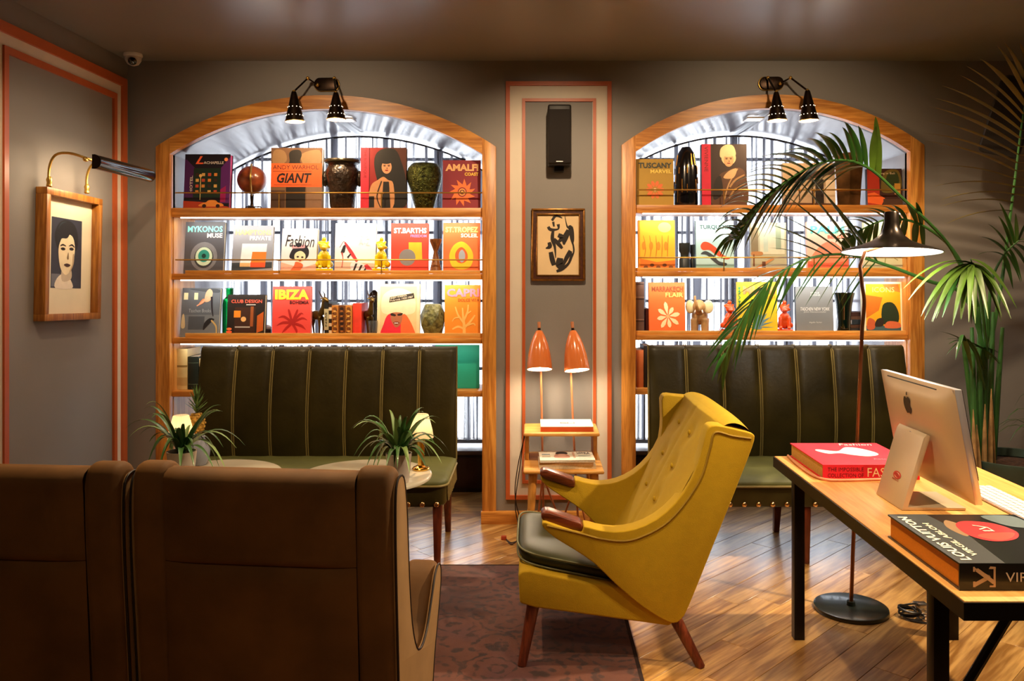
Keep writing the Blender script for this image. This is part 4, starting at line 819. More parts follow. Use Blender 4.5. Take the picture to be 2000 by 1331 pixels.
# local: x runs along the wall away from the viewer, -y points into the room
FRW = wood('frame_oak', '8c5218', 'b87a30', 2, 3, .4, .03)
for nm, bx in (('bottom_bar', (0,FW,0,.034)), ('top_bar', (0,FW,FH-.034,FH)), ('near_bar', (0,.034,.034,FH-.034)), ('far_bar', (FW-.034,FW,.034,FH-.034))):
    MB().box(bx[0], bx[1], -FD, 0, bx[2], bx[3]).build(nm, FRW, t, bevel=.002)
MB().box(.03, FW-.03, -.016, -.006, .03, FH-.03).build('mat_board', mat('mat_cream','e6dcc0',.7,var=.03), t)
u0, u1, v0, v1 = .11, .385, .165, .525
pl = lambda u, v, d: (u0+u*(u1-u0), -.016-d, v0+v*(v1-v0))
art_parts([('r','2c3040',0,0,1,1),('r','6a6e7a',.02,.02,.3,.2),('s','e8dcc8',[(.15,.0),(.2,.14),(.45,.22),(.62,.14),(.7,.0)]),('s','c8b8a0',[(.36,.1),(.36,.3),(.62,.3),(.66,.14)]),
  ('s','15171c',[(.16,.6),(.1,.76),(.25,.93),(.5,.98),(.75,.92),(.87,.76),(.84,.58),(.7,.54),(.3,.54)]),('s','22303a',[(.2,.8),(.3,.93),(.5,.95),(.45,.88)]),('s','ecdcb8',[(.24,.6),(.24,.42),(.32,.26),(.48,.19),(.64,.27),(.74,.44),(.76,.62),(.66,.76),(.4,.76)]),('s','15171c',[(.18,.58),(.3,.7),(.5,.72),(.62,.8),(.78,.78),(.8,.6),(.86,.7),(.7,.92),(.4,.94),(.18,.8)]),
  ('c','2a2420',.37,.56,.075,.022),('c','2a2420',.65,.57,.075,.022),('c','15120f',.375,.56,.035,.02),('c','15120f',.645,.57,.035,.02),('l','2a2018',[(.28,.6,.012),(.36,.62,.016),(.46,.605,.008)]),('l','2a2018',[(.56,.61,.008),(.66,.63,.016),(.74,.6,.012)]),
  ('s','8a7458',[(.5,.44),(.54,.52),(.56,.43),(.53,.415)]),('s','3a221c',[(.4,.335),(.5,.355),(.62,.335),(.52,.305)]),('l','b8a080',[(.72,.5,.02),(.7,.36,.02),(.6,.24,.015)])], u1-u0, v1-v0, pl, t, names=('photograph', 'x'))
pf = t
t = thing('picture_light', 'brass picture light with a long black shade above the portrait', 'picture light', (XL+.03, FY, 1.268+FH+.002))
zt = 2.05-t.location.z
for yy in (.05, .39):
    arm = smoothpts([(.02, yy, 0), (.02, yy, .09), (.05, yy, .155), (.12, yy, .165), (.2, yy+.02, zt+.02), (.235, yy+.04, zt+.005)], 4)
    MB().tube(arm, .0065, 8).build('arm', BRASS, t, smooth=True)
    MB().lathe([(.009,-.002),(.014,.004),(.011,.02),(.014,.034),(.008,.05)], c=(.02, yy, 0), n=12).build('collar', BRASS, t, smooth=True)
    MB().ell((.19, yy+.018, zt+.018), .013, .018, .013, 10, 6).build('knuckle', BRASS, t, smooth=True)
R = .036; hp = [(R*math.cos(q), R*math.sin(q)) for q in [PI*(-.58)+PI*1.15*k/9 for k in range(10)]]
poly = [(.255+a, zt+b) for a, b in hp]+[(.255+a*.93, zt+b*.93) for a, b in hp[::-1]]
MB().prism(poly, .02, .60).build('shade', mat('black_gloss_shade','100c0c',.12,coat=.6), t, smooth=True, ang=40)
for yy in (.02, .594): MB().prism([(.255+a, zt+b) for a, b in hp], yy, yy+.006).build('shade_end', BRONZE, t)
MB().cyl((.25, .06, zt+.006), (.25, .56, zt+.006), .009, n=12).build('tube_bulb', emitter('picture_tube', (1, .84, .58), 9), t)
pa = area('picture_lamp', XL+.03+.255, FY+.31, zt+t.location.z-.016, .03, .46, 3.2, WARM2, rx=0); pa.rotation_euler = (0, math.radians(35), 0)
# dome camera
t = thing('dome_camera', 'white dome security camera on the ceiling in the left corner', 'security camera', (PX(260, 4.76), 4.76, CEIL-.0005))
MB().lathe([(.05,0),(.052,-.012),(.048,-.02)], n=24).build('base', WHITE, t, smooth=True, ang=50)
MB().lathe([(.046,-.018),(.044,-.04),(.03,-.062),(.012,-.07),(.001,-.071)], n=24).build('shell', mat('cam_white','cfc9c2',.35), t, smooth=True)
rot = Vector((.3, -.8, -.5)).to_track_quat('Z', 'Y').to_matrix()
MB().lathe([(.0,.026),(.022,.026),(.026,.04),(.024,.045)], c=(0,0,-.03), n=20, rot=rot, cap0=False, cap1=False).build('lens_ring', WHITE, t, smooth=True)
MB().lathe([(.023,.043),(.012,.047),(.001,.048)], c=(0,0,-.03), n=20, rot=rot).build('lens', mat('lens_black','050505',.05,coat=1), t, smooth=True)
# ================================================================= rug
def rug_mat():
    m = bpy.data.materials.new('rug_faded_red'); m.use_nodes = True; nt = m.node_tree; N = nt.nodes; L = nt.links; b = N['Principled BSDF']
    tc = N.new('ShaderNodeTexCoord')
    def noise(s, d=3):
        n = N.new('ShaderNodeTexNoise'); n.inputs['Scale'].default_value = s; n.inputs['Detail'].default_value = d; L.new(tc.outputs['Object'], n.inputs['Vector']); return n
    def ramp(src, stops):
        r = N.new('ShaderNodeValToRGB'); e = r.color_ramp.elements
        e[0].position, e[0].color = stops[0][0], lin(stops[0][1]); e[1].position, e[1].color = stops[-1][0], lin(stops[-1][1])
        for p, c in stops[1:-1]: q = e.new(p); q.color = lin(c)
        L.new(src, r.inputs['Fac']); return r
    def mix(f, a, c):
        x = N.new('ShaderNodeMix'); x.data_type = 'RGBA'; L.new(f, x.inputs[0]); L.new(a, x.inputs[6]); L.new(c, x.inputs[7]); return x.outputs[2]
    base = ramp(noise(2.2).outputs['Fac'], [(.3,'4c241b'),(.5,'683a2c'),(.7,'553038')])
    wn = N.new('ShaderNodeTexNoise'); wn.inputs['Scale'].default_value = 16; wn.inputs['Detail'].default_value = 2; L.new(tc.outputs['Object'], wn.inputs['Vector'])
    wa = N.new('ShaderNodeVectorMath'); wa.operation = 'MULTIPLY_ADD'; wa.inputs[1].default_value = (.09, .09, 0); L.new(wn.outputs['Color'], wa.inputs[0]); L.new(tc.outputs['Object'], wa.inputs[2])
    vo = N.new('ShaderNodeTexVoronoi'); vo.inputs['Scale'].default_value = 4.6; vo.inputs['Randomness'].default_value = .5; L.new(wa.outputs[0], vo.inputs['Vector'])
    wv = N.new('ShaderNodeMath'); wv.operation = 'MULTIPLY'; wv.inputs[1].default_value = 30; L.new(vo.outputs['Distance'], wv.inputs[0])
    sn = N.new('ShaderNodeMath'); sn.operation = 'SINE'; L.new(wv.outputs[0], sn.inputs[0])
    fl = N.new('ShaderNodeTexVoronoi'); fl.inputs['Scale'].default_value = 34; L.new(tc.outputs['Object'], fl.inputs['Vector'])
    mm = N.new('ShaderNodeMath'); mm.operation = 'MULTIPLY_ADD'; mm.inputs[1].default_value = 2.4; L.new(fl.outputs['Distance'], mm.inputs[0]); L.new(sn.outputs[0], mm.inputs[2])
    pat = ramp(mm.outputs[0], [(.2,'303030'),(1.0,'ffffff')])
    dark = ramp(noise(4).outputs['Fac'], [(.35,'2c1c22'),(.65,'3f241f')])
    c1 = mix(pat.outputs[0], dark.outputs[0], base.outputs[0])
    wear = ramp(noise(3.2, 5).outputs['Fac'], [(.45,'000000'),(.75,'999999')])
    ow = ramp(noise(30).outputs['Fac'], [(.3,'683828'),(.7,'785044')])
    c2 = mix(wear.outputs[0], c1, ow.outputs[0]); L.new(c2, b.inputs['Base Color'])
    b.inputs['Roughness'].default_value = .95; b.inputs['Sheen Weight'].default_value = .2
    bp = N.new('ShaderNodeBump'); bp.inputs['Strength'].default_value = .4; bp.inputs['Distance'].default_value = .004; L.new(noise(350).outputs['Fac'], bp.inputs['Height']); L.new(bp.outputs[0], b.inputs['Normal'])
    return m
t = thing('area_rug', 'faded red brown oriental rug under the seating', 'rug', (-.8, 3.05, 0))
MB().box(-1.2, 1.19, -1.15, 1.14, .0005, .009).build('pile', rug_mat(), t, bevel=.002)
BIND = mat('rug_binding', '2a1a18', .9)
for q, (x0, x1, y0, y1) in enumerate([(1.185, 1.2, -1.15, 1.14), (-1.2, 1.2, 1.136, 1.146)]): MB().box(x0, x1, y0, y1, .0005, .0098).build('bound_edge', BIND, t)

# ================================================================= banquette benches
GREENL = mat('olive_leather', '2e270c', .42, var=.3, vs=5, bump=.12, bs=40, sheen=.3, sheencol='8e8038', spec=.3)
GREENV = mat('olive_velvet', '50522a', .6, var=.22, vs=6, sheen=.35, sheencol='98985a')
PIPE = mat('olive_piping', '77693a', .5)
FRING = mat('gold_fringe', '6e5a2c', .8, var=.3, vs=60)
LEGW = wood('mahogany', '4a1c0e', '6e2f18', 2, 4, .35, .03)
def bench(label, x0, top):
    W = 1.485; y0, y1 = 4.2, 4.78; t = thing('channel_back_bench', label, 'bench', (x0+W/2, 4.5, 0), group='olive channel back benches')
    def yb(z): s = (z-.42)/(top-.42); return 4.715+.05*s-.05*math.sin(PI*min(1, max(0, s)*.95)**.8)   # front face of the back
    n = 7; pw = W/n
    for q in range(n):
        xa = x0+pw*q
        def f(u, v, xa=xa):
            s = min(1, v/.9); z = .40+(top-.03-.40)*s; e = 1-abs(2*u-1)**6
            y = yb(z)-.016*e
            if v > .9: a = (v-.9)/.1*PI/2; z = top-.03+.03*math.sin(a); y = yb(top-.03)-.016*e+.03*(1-math.cos(a))
            return (xa+.004+(pw-.008)*u, y, z)
        MB().grid(f, 13, 22).build('back_channel', GREENL, t, world=True, smooth=True, ang=180)
        if q:
            for dx in (-.0055, .0055):
                MB().tube([(xa+dx, yb(.41+(top-.44)*j/10)-.004, .41+(top-.44)*j/10) for j in range(11)]+[(xa+dx, yb(top)+.03, top+.002)], .0042, 6).build('piping', PIPE, t, world=True, smooth=True)
    MB().prism([(4.732, .3), (4.79, .3), (4.83, top-.02), (4.8, top), (4.765, top-.002)], x0+.003, x0+W-.003, 'x').build('back_body', GREENL, t, world=True, bevel=.006)
    for xx in (x0+.002, x0+W-.002): MB().tube([(xx, 4.77+.03*j/8, .42+(top-.42)*j/8) for j in range(9)], .005, 6).build('piping', PIPE, t, world=True, smooth=True)
    # seat with rounded front corners
    r = .07; pl = [(x0, y1-.06)]+[(x0+r-r*math.cos(a), y0+r-r*math.sin(a)) for a in [PI/2*j/6 for j in range(7)]]+[(x0+W-r+r*math.sin(a), y0+r-r*math.cos(a)) for a in [PI/2*j/6 for j in range(7)]]+[(x0+W, y1-.06)]
    def rings(levels):
        m = MB(); cx, cy = x0+W/2, 4.5; k = len(pl)
        for (ins, z) in levels: m.v += [(x+(ins if x < cx else -ins), y+(ins if y < cy else 0), z) for x, y in pl]
        for i in range(len(levels)-1): m.f += [(i*k+j, i*k+(j+1) % k, (i+1)*k+(j+1) % k, (i+1)*k+j) for j in range(k)]
        m.f += [tuple(range(k))[::-1], tuple((len(levels)-1)*k+j for j in range(k))]; m.m = [0]*len(m.f); return m
    rings([(.0, .405), (-.006, .42), (.0, .436), (.02, .447), (.07, .455)]).build('seat_cushion', GREENV, t, world=True, smooth=True, ang=70)
    rings([(.012, .300), (.006, .31), (.006, .404)]).build('apron', GREENL, t, world=True, smooth=True, ang=50)
    MB().tube([(x+(-.004 if x < x0+W/2 else .004), y-.004, .408) for x, y in pl], .0065, 8).build('piping', PIPE, t, world=True, smooth=True)
    ns = int((W-.1)/.072)
    nm = None
    for q in range(ns+1):
        p = (x0+.05+(W-.1)*q/ns-t.location.x, y0-.0-t.location.y+.004, .315)
        if nm is None: nm = MB().ell((0,0,0), .0145, .01, .0145, 12, 8).build('nail_head', mat('antique_brass_nail','c8a070',.22,metal=1), t, smooth=True); nm.location = p
        else: link_copy(nm, t, p)
    fr = MB()
    for xx in (x0+.003, x0+W-.003):
        for j in range(46):
            y = y0+.09+j*.0098; L = .075+.02*random.random(); fr.tube([(xx, y, .402), (xx+(.004 if xx > x0+W/2 else -.004), y, .402-L)], [.0035, .0045], 5)
    o = fr.build('fringe', FRING, t, world=True, weld=False); o['kind'] = 'stuff'
    for xx in (x0+.05, x0+W/2, x0+W-.05):
        for yy, sp in ((y0+.055, -.01), (y1-.06, .05)):
            sp = sp if xx != x0+W/2 else sp
            m = MB(); a, b_ = .024, .016; zt = .31
            m.add([(xx-a, yy-a, zt), (xx+a, yy-a, zt), (xx+a, yy+a, zt), (xx-a, yy+a, zt)]+[(xx+dx*b_, yy+sp+dy*b_, 0) for dx, dy in ((-1,-1),(1,-1),(1,1),(-1,1))], [(0,1,2,3),(7,6,5,4),(0,4,5,1),(1,5,6,2),(2,6,7,3),(3,7,4,0)])
            m.build('leg', LEGW, t, world=True, bevel=.003)
    return t
bench('olive channel back bench with brass nails in front of the left bookcase', -1.941, 1.075)
bench('olive channel back bench with brass nails in front of the right bookcase', .66, 1.083)

# ================================================================= marble tables and what stands on them
MARB_ = mat('marble', 'd9d2bd', .18, var=.12, vs=5, coat=.3)
TZ = .60
def marble_table(label, x, y):
    t = thing('marble_table', label, 'table', (x, y, .009), group='round marble tables'); z = TZ-.009
    MB().lathe([(.27, z-.022), (.297, z-.018), (.30, z-.010), (.297, z-.003), (.29, z)], n=56).build('table_top', MARB_, t, smooth=True, ang=50)
    MB().lathe([(.022, .03), (.02, z-.05), (.05, z-.03), (.05, z-.022)], n=20).build('column', BRASS, t, smooth=True)
    MB().lathe([(.19, 0), (.19, .008), (.16, .014), (.03, .032)], n=36).build('foot', BLACKM, t, smooth=True)
marble_table('round white marble table under the right bromeliad and lamp', -.765, 3.68)
marble_table('round white marble table under the left bromeliad and pineapple', -1.447, 3.68)
SHADE = bpy.data.materials.new('pleated_shade'); SHADE.use_nodes = True; nt = SHADE.node_tree; nt.nodes.remove(nt.nodes['Principled BSDF'])
df = nt.nodes.new('ShaderNodeBsdfDiffuse'); tl = nt.nodes.new('ShaderNodeBsdfTranslucent'); mx = nt.nodes.new('ShaderNodeMixShader'); mx.inputs[0].default_value = .6
df.inputs[0].default_value = lin('f0e0c4'); tl.inputs[0].default_value = lin('f4e0b8'); nt.links.new(df.outputs[0], mx.inputs[1]); nt.links.new(tl.outputs[0], mx.inputs[2]); nt.links.new(mx.outputs[0], nt.nodes['Material Output'].inputs[0])
def table_lamp(label, x, y):
    t = thing('table_lamp', label, 'lamp', (x, y, TZ+.0005), group='small pleated table lamps'); GB = mat('polished_brass','d0a44c',.15,metal=1)
    MB().lathe([(.038, 0), (.04, .006), (.036, .012), (.03, .014), (.02, .02)], n=28).build('base', GB, t, smooth=True, ang=50)
    MB().lathe([(.014, .018), (.0165, .1), (.019, .15), (.006, .155)], n=20).build('stem', GB, t, smooth=True, ang=50)
    MB().lathe([(.057, .147), (.052, .18), (.034, .252), (.03, .255)], n=72, cap0=False, cap1=False, fn=lambda q, s: 1+.03*math.cos(24*q)).build('shade', SHADE, t, smooth=True, ang=180)
    MB().ell((0, 0, .19), .014, .014, .02).build('bulb', emitter('lamp_bulb', (1, .78, .5), 2), t, smooth=True)
    l = bpy.data.lights.new('table_lamp_light', 'POINT'); l.energy = .42; l.color = (1, .76, .48); l.shadow_soft_size = .018
    o = bpy.data.objects.new('table_lamp_light', l); C.objects.link(o); o.location = (x, y, TZ+.2)
table_lamp('small brass lamp with a pleated cream shade on the right marble table', -.524, 3.76)
table_lamp('small lamp with a pleated cream shade behind the left bromeliad', -1.612, 3.73)
LEAF = mat('bromeliad_leaf', '3f6632', .38, var=.35, vs=7, coat=.15); LEAFL = mat('bromeliad_leaf_light', '7d9a5c', .4, var=.25, vs=9)
def blade(m, p0, p1, p2, w0, fold=.25, n=9, tipw=.04, mid=.35):
    """strap leaf through p0 -> p1 -> p2 (quadratic), V folded"""
    p0, p1, p2 = Vector(p0), Vector(p1), Vector(p2); vs = []
    side0 = (p2-p0).cross(Vector((0,0,1)));  side0 = side0.normalized() if side0.length > 1e-4 else Vector((1,0,0))
    for i in range(n):
        s = i/(n-1); p = p0*(1-s)**2+p1*2*s*(1-s)+p2*s*s
        tg = ((p1-p0)*(1-s)+(p2-p1)*s).normalized(); sd = (side0-tg*side0.dot(tg)).normalized(); nr = sd.cross(tg)
        w = w0*(tipw+(1-tipw)*(math.sin(PI*min(1, (s+.12)/(mid*2+.12)))**.6 if s < mid else ((1-s)/(1-mid))**.75))
        vs += [p-sd*w+nr*w*fold, p, p+sd*w+nr*w*fold]
    m.add(vs, [(3*i+j, 3*i+j+1, 3*i+j+4, 3*i+j+3) for i in range(n-1) for j in (0, 1)])
def bromeliad(label, base, R0, H0, potr, tips, Yc):
    t = thing('potted_bromeliad', label, 'plant', base, group='potted bromeliads'); rg = random.Random(int(base[0]*100))
    MB().lathe([(potr*.78, 0), (potr, H0), (potr*1.02, H0+.002), (potr*.92, H0+.002), (potr*.9, H0-.02)], n=28, cap1=False).build('pot', mat('grey_clay_pot','b5aaa0',.6,var=.1), t, smooth=True, ang=50)
    MB().lathe([(potr*.9, H0-.018), (.002, H0-.014)], n=20, cap0=False).build('soil', mat('soil','2b1c12',.95,var=.5,vs=80), t)
    b0 = Vector(base)
    ex = []
    for q in range(16):
        x, y, dY, bow = tips[q % len(tips)]; ex.append((x*.75+tips[(q+3) % len(tips)][0]*.25+rg.uniform(-12, 12), y+rg.uniform(-10, 16), -dY+rg.uniform(-.08, .08), bow*rg.uniform(.6, 1.1)))
    for q, (x, y, dY, bow) in enumerate(tips+ex):
        tip = P(x, y, Yc+dY)-b0; ang = math.atan2(tip.y, tip.x); p0 = Vector((.012*math.cos(ang), .012*math.sin(ang), H0-.01))
        mid = p0*.5+tip*.5; mid.z = max(p0.z, tip.z)+bow
        m = MB(); blade(m, p0, mid, tip, .0115+.004*rg.random(), .35, 11, .04, .3)
        m.build('leaf', LEAFL if q % 4 == 3 else LEAF, t, smooth=True, ang=180)
bromeliad('bromeliad in a grey pot on the right marble table beside the lamp', (PX(779, 3.54), 3.54, TZ+.0005), 0, .122, .056,
  [(686,838,.05,.12),(705,835,.15,.1),(712,858,-.05,.1),(735,862,-.1,.08),(690,893,-.12,.16),(716,912,-.15,.15),(728,915,.1,.12),(760,801,.05,.0),(828,797,.1,.02),(860,818,.12,.06),(877,882,.05,.16),(863,906,-.1,.15),(846,888,.16,.1),(832,914,-.12,.1),(792,826,.0,.0),(772,818,-.08,.0),(806,858,-.15,.08),(742,880,.18,.1),(776,915,-.2,.12),(800,925,-.16,.12),(754,915,-.2,.1),(850,868,-.15,.1)], 3.54)
bromeliad('bromeliad in a grey pot on the left marble table', (PX(355, 3.57), 3.57, TZ+.0005), 0, .125, .062,
  [(281,799,.05,.06),(287,812,.15,.06),(244,838,.05,.12),(250,857,-.1,.12),(285,921,-.12,.2),(310,922,-.16,.16),(432,792,.08,.02),(430,803,-.05,.03),(479,871,.05,.16),(436,874,-.08,.14),(404,872,.1,.12),(442,920,-.12,.16),(380,918,-.2,.12),(330,880,.12,.1),(342,845,-.15,.05),(372,830,.1,.0),(300,880,.16,.12),(420,922,-.2,.12),(352,920,-.22,.1)], 3.57)
# pineapple plant in a grey blue vase
t = thing('pineapple_vase', 'small pineapple standing in a grey blue vase behind the left bromeliad', 'plant', (PX(389, 3.86), 3.86, TZ+.0005))
MB().lathe([(.03, 0), (.045, .03), (.05, .07), (.035, .11), (.024, .125), (.028, .132)], n=20).build('vase', mat('blue_grey_glaze','7c8090',.35), t, smooth=True)
fz = .195
pf_ = MB().ell((-.012, 0, fz), .036, .036, .05, 16, 12).build('fruit', mat('pineapple_skin','a8802c',.6,var=.5,vs=70,bump=.6,bs=90), t, smooth=True)
for i in range(7):
    for j in range(9):
        a = 2*PI*(j+.5*(i % 2))/9; th = PI*(.18+.64*i/6); MB().ell((-.012+.036*math.sin(th)*math.cos(a), .036*math.sin(th)*math.sin(a), fz+.05*math.cos(th)), .0075, .0075, .006, 6, 4).build('eye', mat('pineapple_eye','b98f36',.55,var=.4,vs=50), pf_, smooth=True)
for j in range(30):
    a = j*2.4; lv = j/30; L = .05+.02*lv; z0 = fz+.045+.075*lv; m = MB(); d = Vector((math.cos(a), math.sin(a), 0)); s_ = .045*(1-.75*lv)
    blade(m, Vector((-.012, 0, z0)), Vector((-.012, 0, z0+L*.5))+d*s_*.9, Vector((-.012, 0, z0+L*.75+.02*lv))+d*s_*1.35, .006, .3, 6)
    m.build('crown_leaf', mat('pineapple_leaf','5a7a40',.45,var=.3,vs=20), t, smooth=True, ang=180)

# ================================================================= twin orange floor lamps
ENAM = mat('orange_enamel', 'e07c40', .16, var=.04, coat=.7); COPP = mat('copper_paint', 'c07a50', .35, metal=.2)
def dome_lamp(label, xt, xb, yb_, tiltx, legs, pole):
    Yl = 4.78; t = thing('dome_floor_lamp', label, 'floor lamp', (PX(pole[-1][0], Yl), Yl, 0), group='orange dome floor lamps'); L0 = Vector(t.location)
    ap = P(xt, 646, 4.72)-L0; mo = P(xb, yb_, 4.66)-L0; ax = mo-ap; L = ax.length; rot = ax.to_track_quat('Z', 'Y').to_matrix(); R = .0735
    pr = [(.012, -.0), (.02, .004), (.036, L*.16), (.052, L*.36), (.064, L*.6), (.071, L*.85), (R, L), (R-.003, L), (.061, L*.6), (.03, L*.16), (.002, .012)]
    sh = MB().lathe(pr, c=ap, n=32, rot=rot, cap1=False); o = sh.build('dome_shade', ENAM, t, smooth=True, ang=50)
    MB().lathe([(R-.004, L-.001), (.06, L*.6), (.033, L*.2), (.001, L*.1)], c=ap, n=28, rot=rot, cap0=False).build('shade_lining', WHITE, o, smooth=True)
    MB().tube([ap+ax*.02, ap-ax*.06], .009, 12).build('collar', BRONZE, t, smooth=True); MB().tube([ap-ax*.06, ap-ax*.22], .0095, 12).build('copper_finial', COPP, t, smooth=True)
    MB().ell(ap+ax*.6, .028, .028, .035).build('bulb', emitter('dome_bulb', (1, .86, .66), 16), t, smooth=True)
    pp = [P(x, y, Yl)-L0 for x, y in pole]; pp[-1].z = .0; MB().tube([ap-ax*.03]+pp, .0065, 10).build('pole', COPP, t, smooth=True)
    for (dx, dy) in legs: MB().tube([pp[1].lerp(pp[2], .55), Vector((dx, dy, 0))], .0055, 8).build('leg', COPP, t, smooth=True)
    l = bpy.data.lights.new('dome_lamp_light', 'POINT'); l.energy = 5; l.color = (1, .8, .56); l.shadow_soft_size = .03
    o = bpy.data.objects.new('dome_lamp_light', l); C.objects.link(o); o.location = L0+mo-ax*.08
dome_lamp('orange dome floor lamp at the left of the pair behind the side table', 1053, 1054, 722, 0, [(.11, .09), (-.04, .1)], [(1056, 700), (1058, 800), (1062, 1015)])
dome_lamp('orange dome floor lamp at the right of the pair behind the side table', 1119, 1127, 724, .1, [(-.1, .09), (.05, .1)], [(1114, 705), (1119, 820), (1130, 1015)])
# side table of two tiers
t = thing('two_tier_side_table', 'two tier honey wood side table in front of the orange lamps', 'side table', (.15, 4.5, 0))
MB().box(-.062, .362, 4.27, 4.74, .452, .472).build('lower_shelf', HONEY, t, world=True, bevel=.008, seg=3)
MB().box(-.062, .352, 4.445, 4.74, .615, .634).build('upper_shelf', HONEY, t, world=True, bevel=.008, seg=3)
for xx in (-.045, .332): MB().box(xx-.011, xx+.011, 4.52, 4.7, .472, .615).build('upright', HONEYZ, t, world=True, bevel=.003)
for sx, sy in ((-1,-1),(1,-1),(1,1),(-1,1)):
    X, Y = .15+sx*.16, 4.505+sy*.18; MB().tube([(X, Y, .452), (X+sx*.025, Y+sy*.02, 0)], [.024, .014], 12).build('leg', HONEYZ, t, world=True, smooth=True)
t = thing('white_book', 'white book with an orange spine on the upper tier of the side table', 'book', (PX(1106, 4.6), 4.6, .6345))
MB().box(-.145, .145, -.11, .11, 0, .004).build('lower_cover', mat('orange_cloth','d05a28',.6), t); MB().box(-.145, .145, -.11, .11, .024, .028).build('upper_cover', WHITE, t); MB().box(-.143, .143, -.1095, -.1065, .004, .024).build('spine', MATS['orange_cloth'], t); MB().box(-.141, .141, -.106, .107, .004, .024).build('page_block', PAPER, t)
art_parts([('r','5a5a58',.38,.35,.66,.62),('r','c8c8c4',.54,.42,.64,.56),('t','e8e8e8','NOTE',.4,.42,.52,.52)], .29, .22, lambda u, v, d: (-.145+.29*u, -.11+.22*v, .028+d), t, names=('cover_art', 'title_lettering'))
for q, (c, th, w_) in enumerate([('d8c8a8',.018,.30),('b88a58',.016,.285),('e8e0d0',.012,.29)]):
    t = thing('magazine', ('lowest', 'middle', 'topmost')[q]+' magazine in the pile on the lower tier of the side table', 'magazine', (PX(1106, 4.42), 4.42, .4725+(0,.0185,.035)[q]), (0,0,(.02,-.04,.03)[q]), 'magazine pile')
    MB().box(-w_/2, w_/2, -.115, .115, 0, th-.002).build('pages', mat('mag_'+c, c, .6, var=.15, vs=150), t); MB().box(-w_/2-.001, w_/2+.001, -.116, .116, th-.002, th).build('cover', mat('mag_cover'+c, c, .3), t)
    if q == 2: art_parts([('s','c08a78',[(.28,.25),(.3,.6),(.42,.75),(.52,.6),(.55,.25)]),('s','2a2020',[(.32,.62),(.34,.85),(.5,.85),(.52,.62)]),('s','d0a090',[(.35,.4),(.36,.62),(.48,.62),(.48,.4)]),('r','8a9aa8',.05,.55,.2,.65),('r','b8a898',.05,.3,.2,.45),('r','c8a088',.62,.2,.66,.8),('r','d0c8b8',.72,.2,.95,.3),('t','6a6a6a','VITRA',.7,.6,.95,.8),('r','a8b0a8',.72,.4,.95,.5)], w_, .23, lambda u, v, d: (-w_/2+w_*u, -.115+.23*v, th+d), t, names=('cover_art', 'title_lettering'))
t = thing('power_cable', 'dark lamp cable trailing down behind the side table leg', 'cable', (PX(1022, 4.6), 4.6, 0))
for q in range(2): MB().tube(smoothpts([(.01+.01*q,.1,.62),(-.02-.012*q,.08,.4),(-.045,.0,.2+.04*q),(-.02+.02*q,-.03,.05),(-.06,-.08+.03*q,.006),(-.1,.02,.005)], 6), .0032, 6).build('wire', mat('brown_cable','2a1a12',.5), t, smooth=True)
MB().box(-.125,-.095,.005,.03,.0005,.022).build('plug', mat('red_plug','b0482c',.4), t, bevel=.004)
# ================================================================= yellow wing armchair (faces left)
MUST = mat('mustard_wool', 'c09c12', .85, var=.04, vs=30, bump=.25, bs=420, sheen=.35, sheencol='e8d060')
MUSTP = mat('mustard_piping', '9a7c1e', .7)
OLIVE = mat('dark_olive_velvet', '2b2d0e', .45, var=.25, vs=8, sheen=.06, sheencol='6a7030')
t = thing('wing_armchair', 'mustard yellow wing armchair with wooden paw armrests and dark olive cushion', 'armchair', (.3, 3.45, .0))
YN, YF = 3.08, 3.82
NE = [(1059,1020),(1062,1030),(1085,1050),(1120,1072),(1160,1100),(1195,1135),(1225,1163),(1255,1188),(1290,1211),(1316,1222),(1332,1214),(1347,1186),(1390,1070),(1430,962),(1456,890),(1467,855),(1464,843),(1440,836),(1405,828),(1384,827),(1374,840),(1364,885),(1346,935),(1316,980),(1280,1012),(1240,1031),(1200,1037),(1165,1032),(1140,1026),(1136,1040),(1100,1030),(1066,1018)]
wp = [((x-CX)*YN/F, CAMZ-(y-CY)*YN/F) for x, y in NE]
wp = s2(wp, 2, True)
for s, ya, yb_ in ((-1, YN, YN+.085), (1, YF, YF-.085)):
    wq = wp if s < 0 else [(x-(.05*min(1, max(0, z-.72)/.2) if x < .7 else 0), z) for x, z in wp]
    m = MB(); m.prism(wq, ya, yb_)
    o = m.build('wing_side', MUST, t, world=True, bevel=.024, seg=4, ang=60)
    for v in o.data.vertices:                              # wings flare outwards towards the top
        v.co.y += s*.09*(v.co.z-.35)
    path = [((x-CX)*YN/F, CAMZ-(y-CY)*YN/F) for x, y in [(1460,852),(1425,847),(1391,840),(1382,870),(1367,925),(1337,977),(1299,1020),(1253,1046),(1216,1055),(1171,1050),(1134,1040),(1068,1024)]]
    MB().tube(smoothpts([(x, ya+s*(.09*(z-.35)+.001), z) for x, z in path], 5), .0045, 6).build('piping', MUSTP, t, world=True, smooth=True)
    # wooden paw on the arm
    pw = [(.024, .575), (.022, .592), (.034, .603), (.055, .602), (.172, .562), (.184, .545), (.182, .522), (.16, .522), (.05, .558)]
    MB().prism(pw, ya-s*.004, yb_+s*.004).build('wooden_paw', TEAKX, t, world=True, bevel=.009, seg=3)
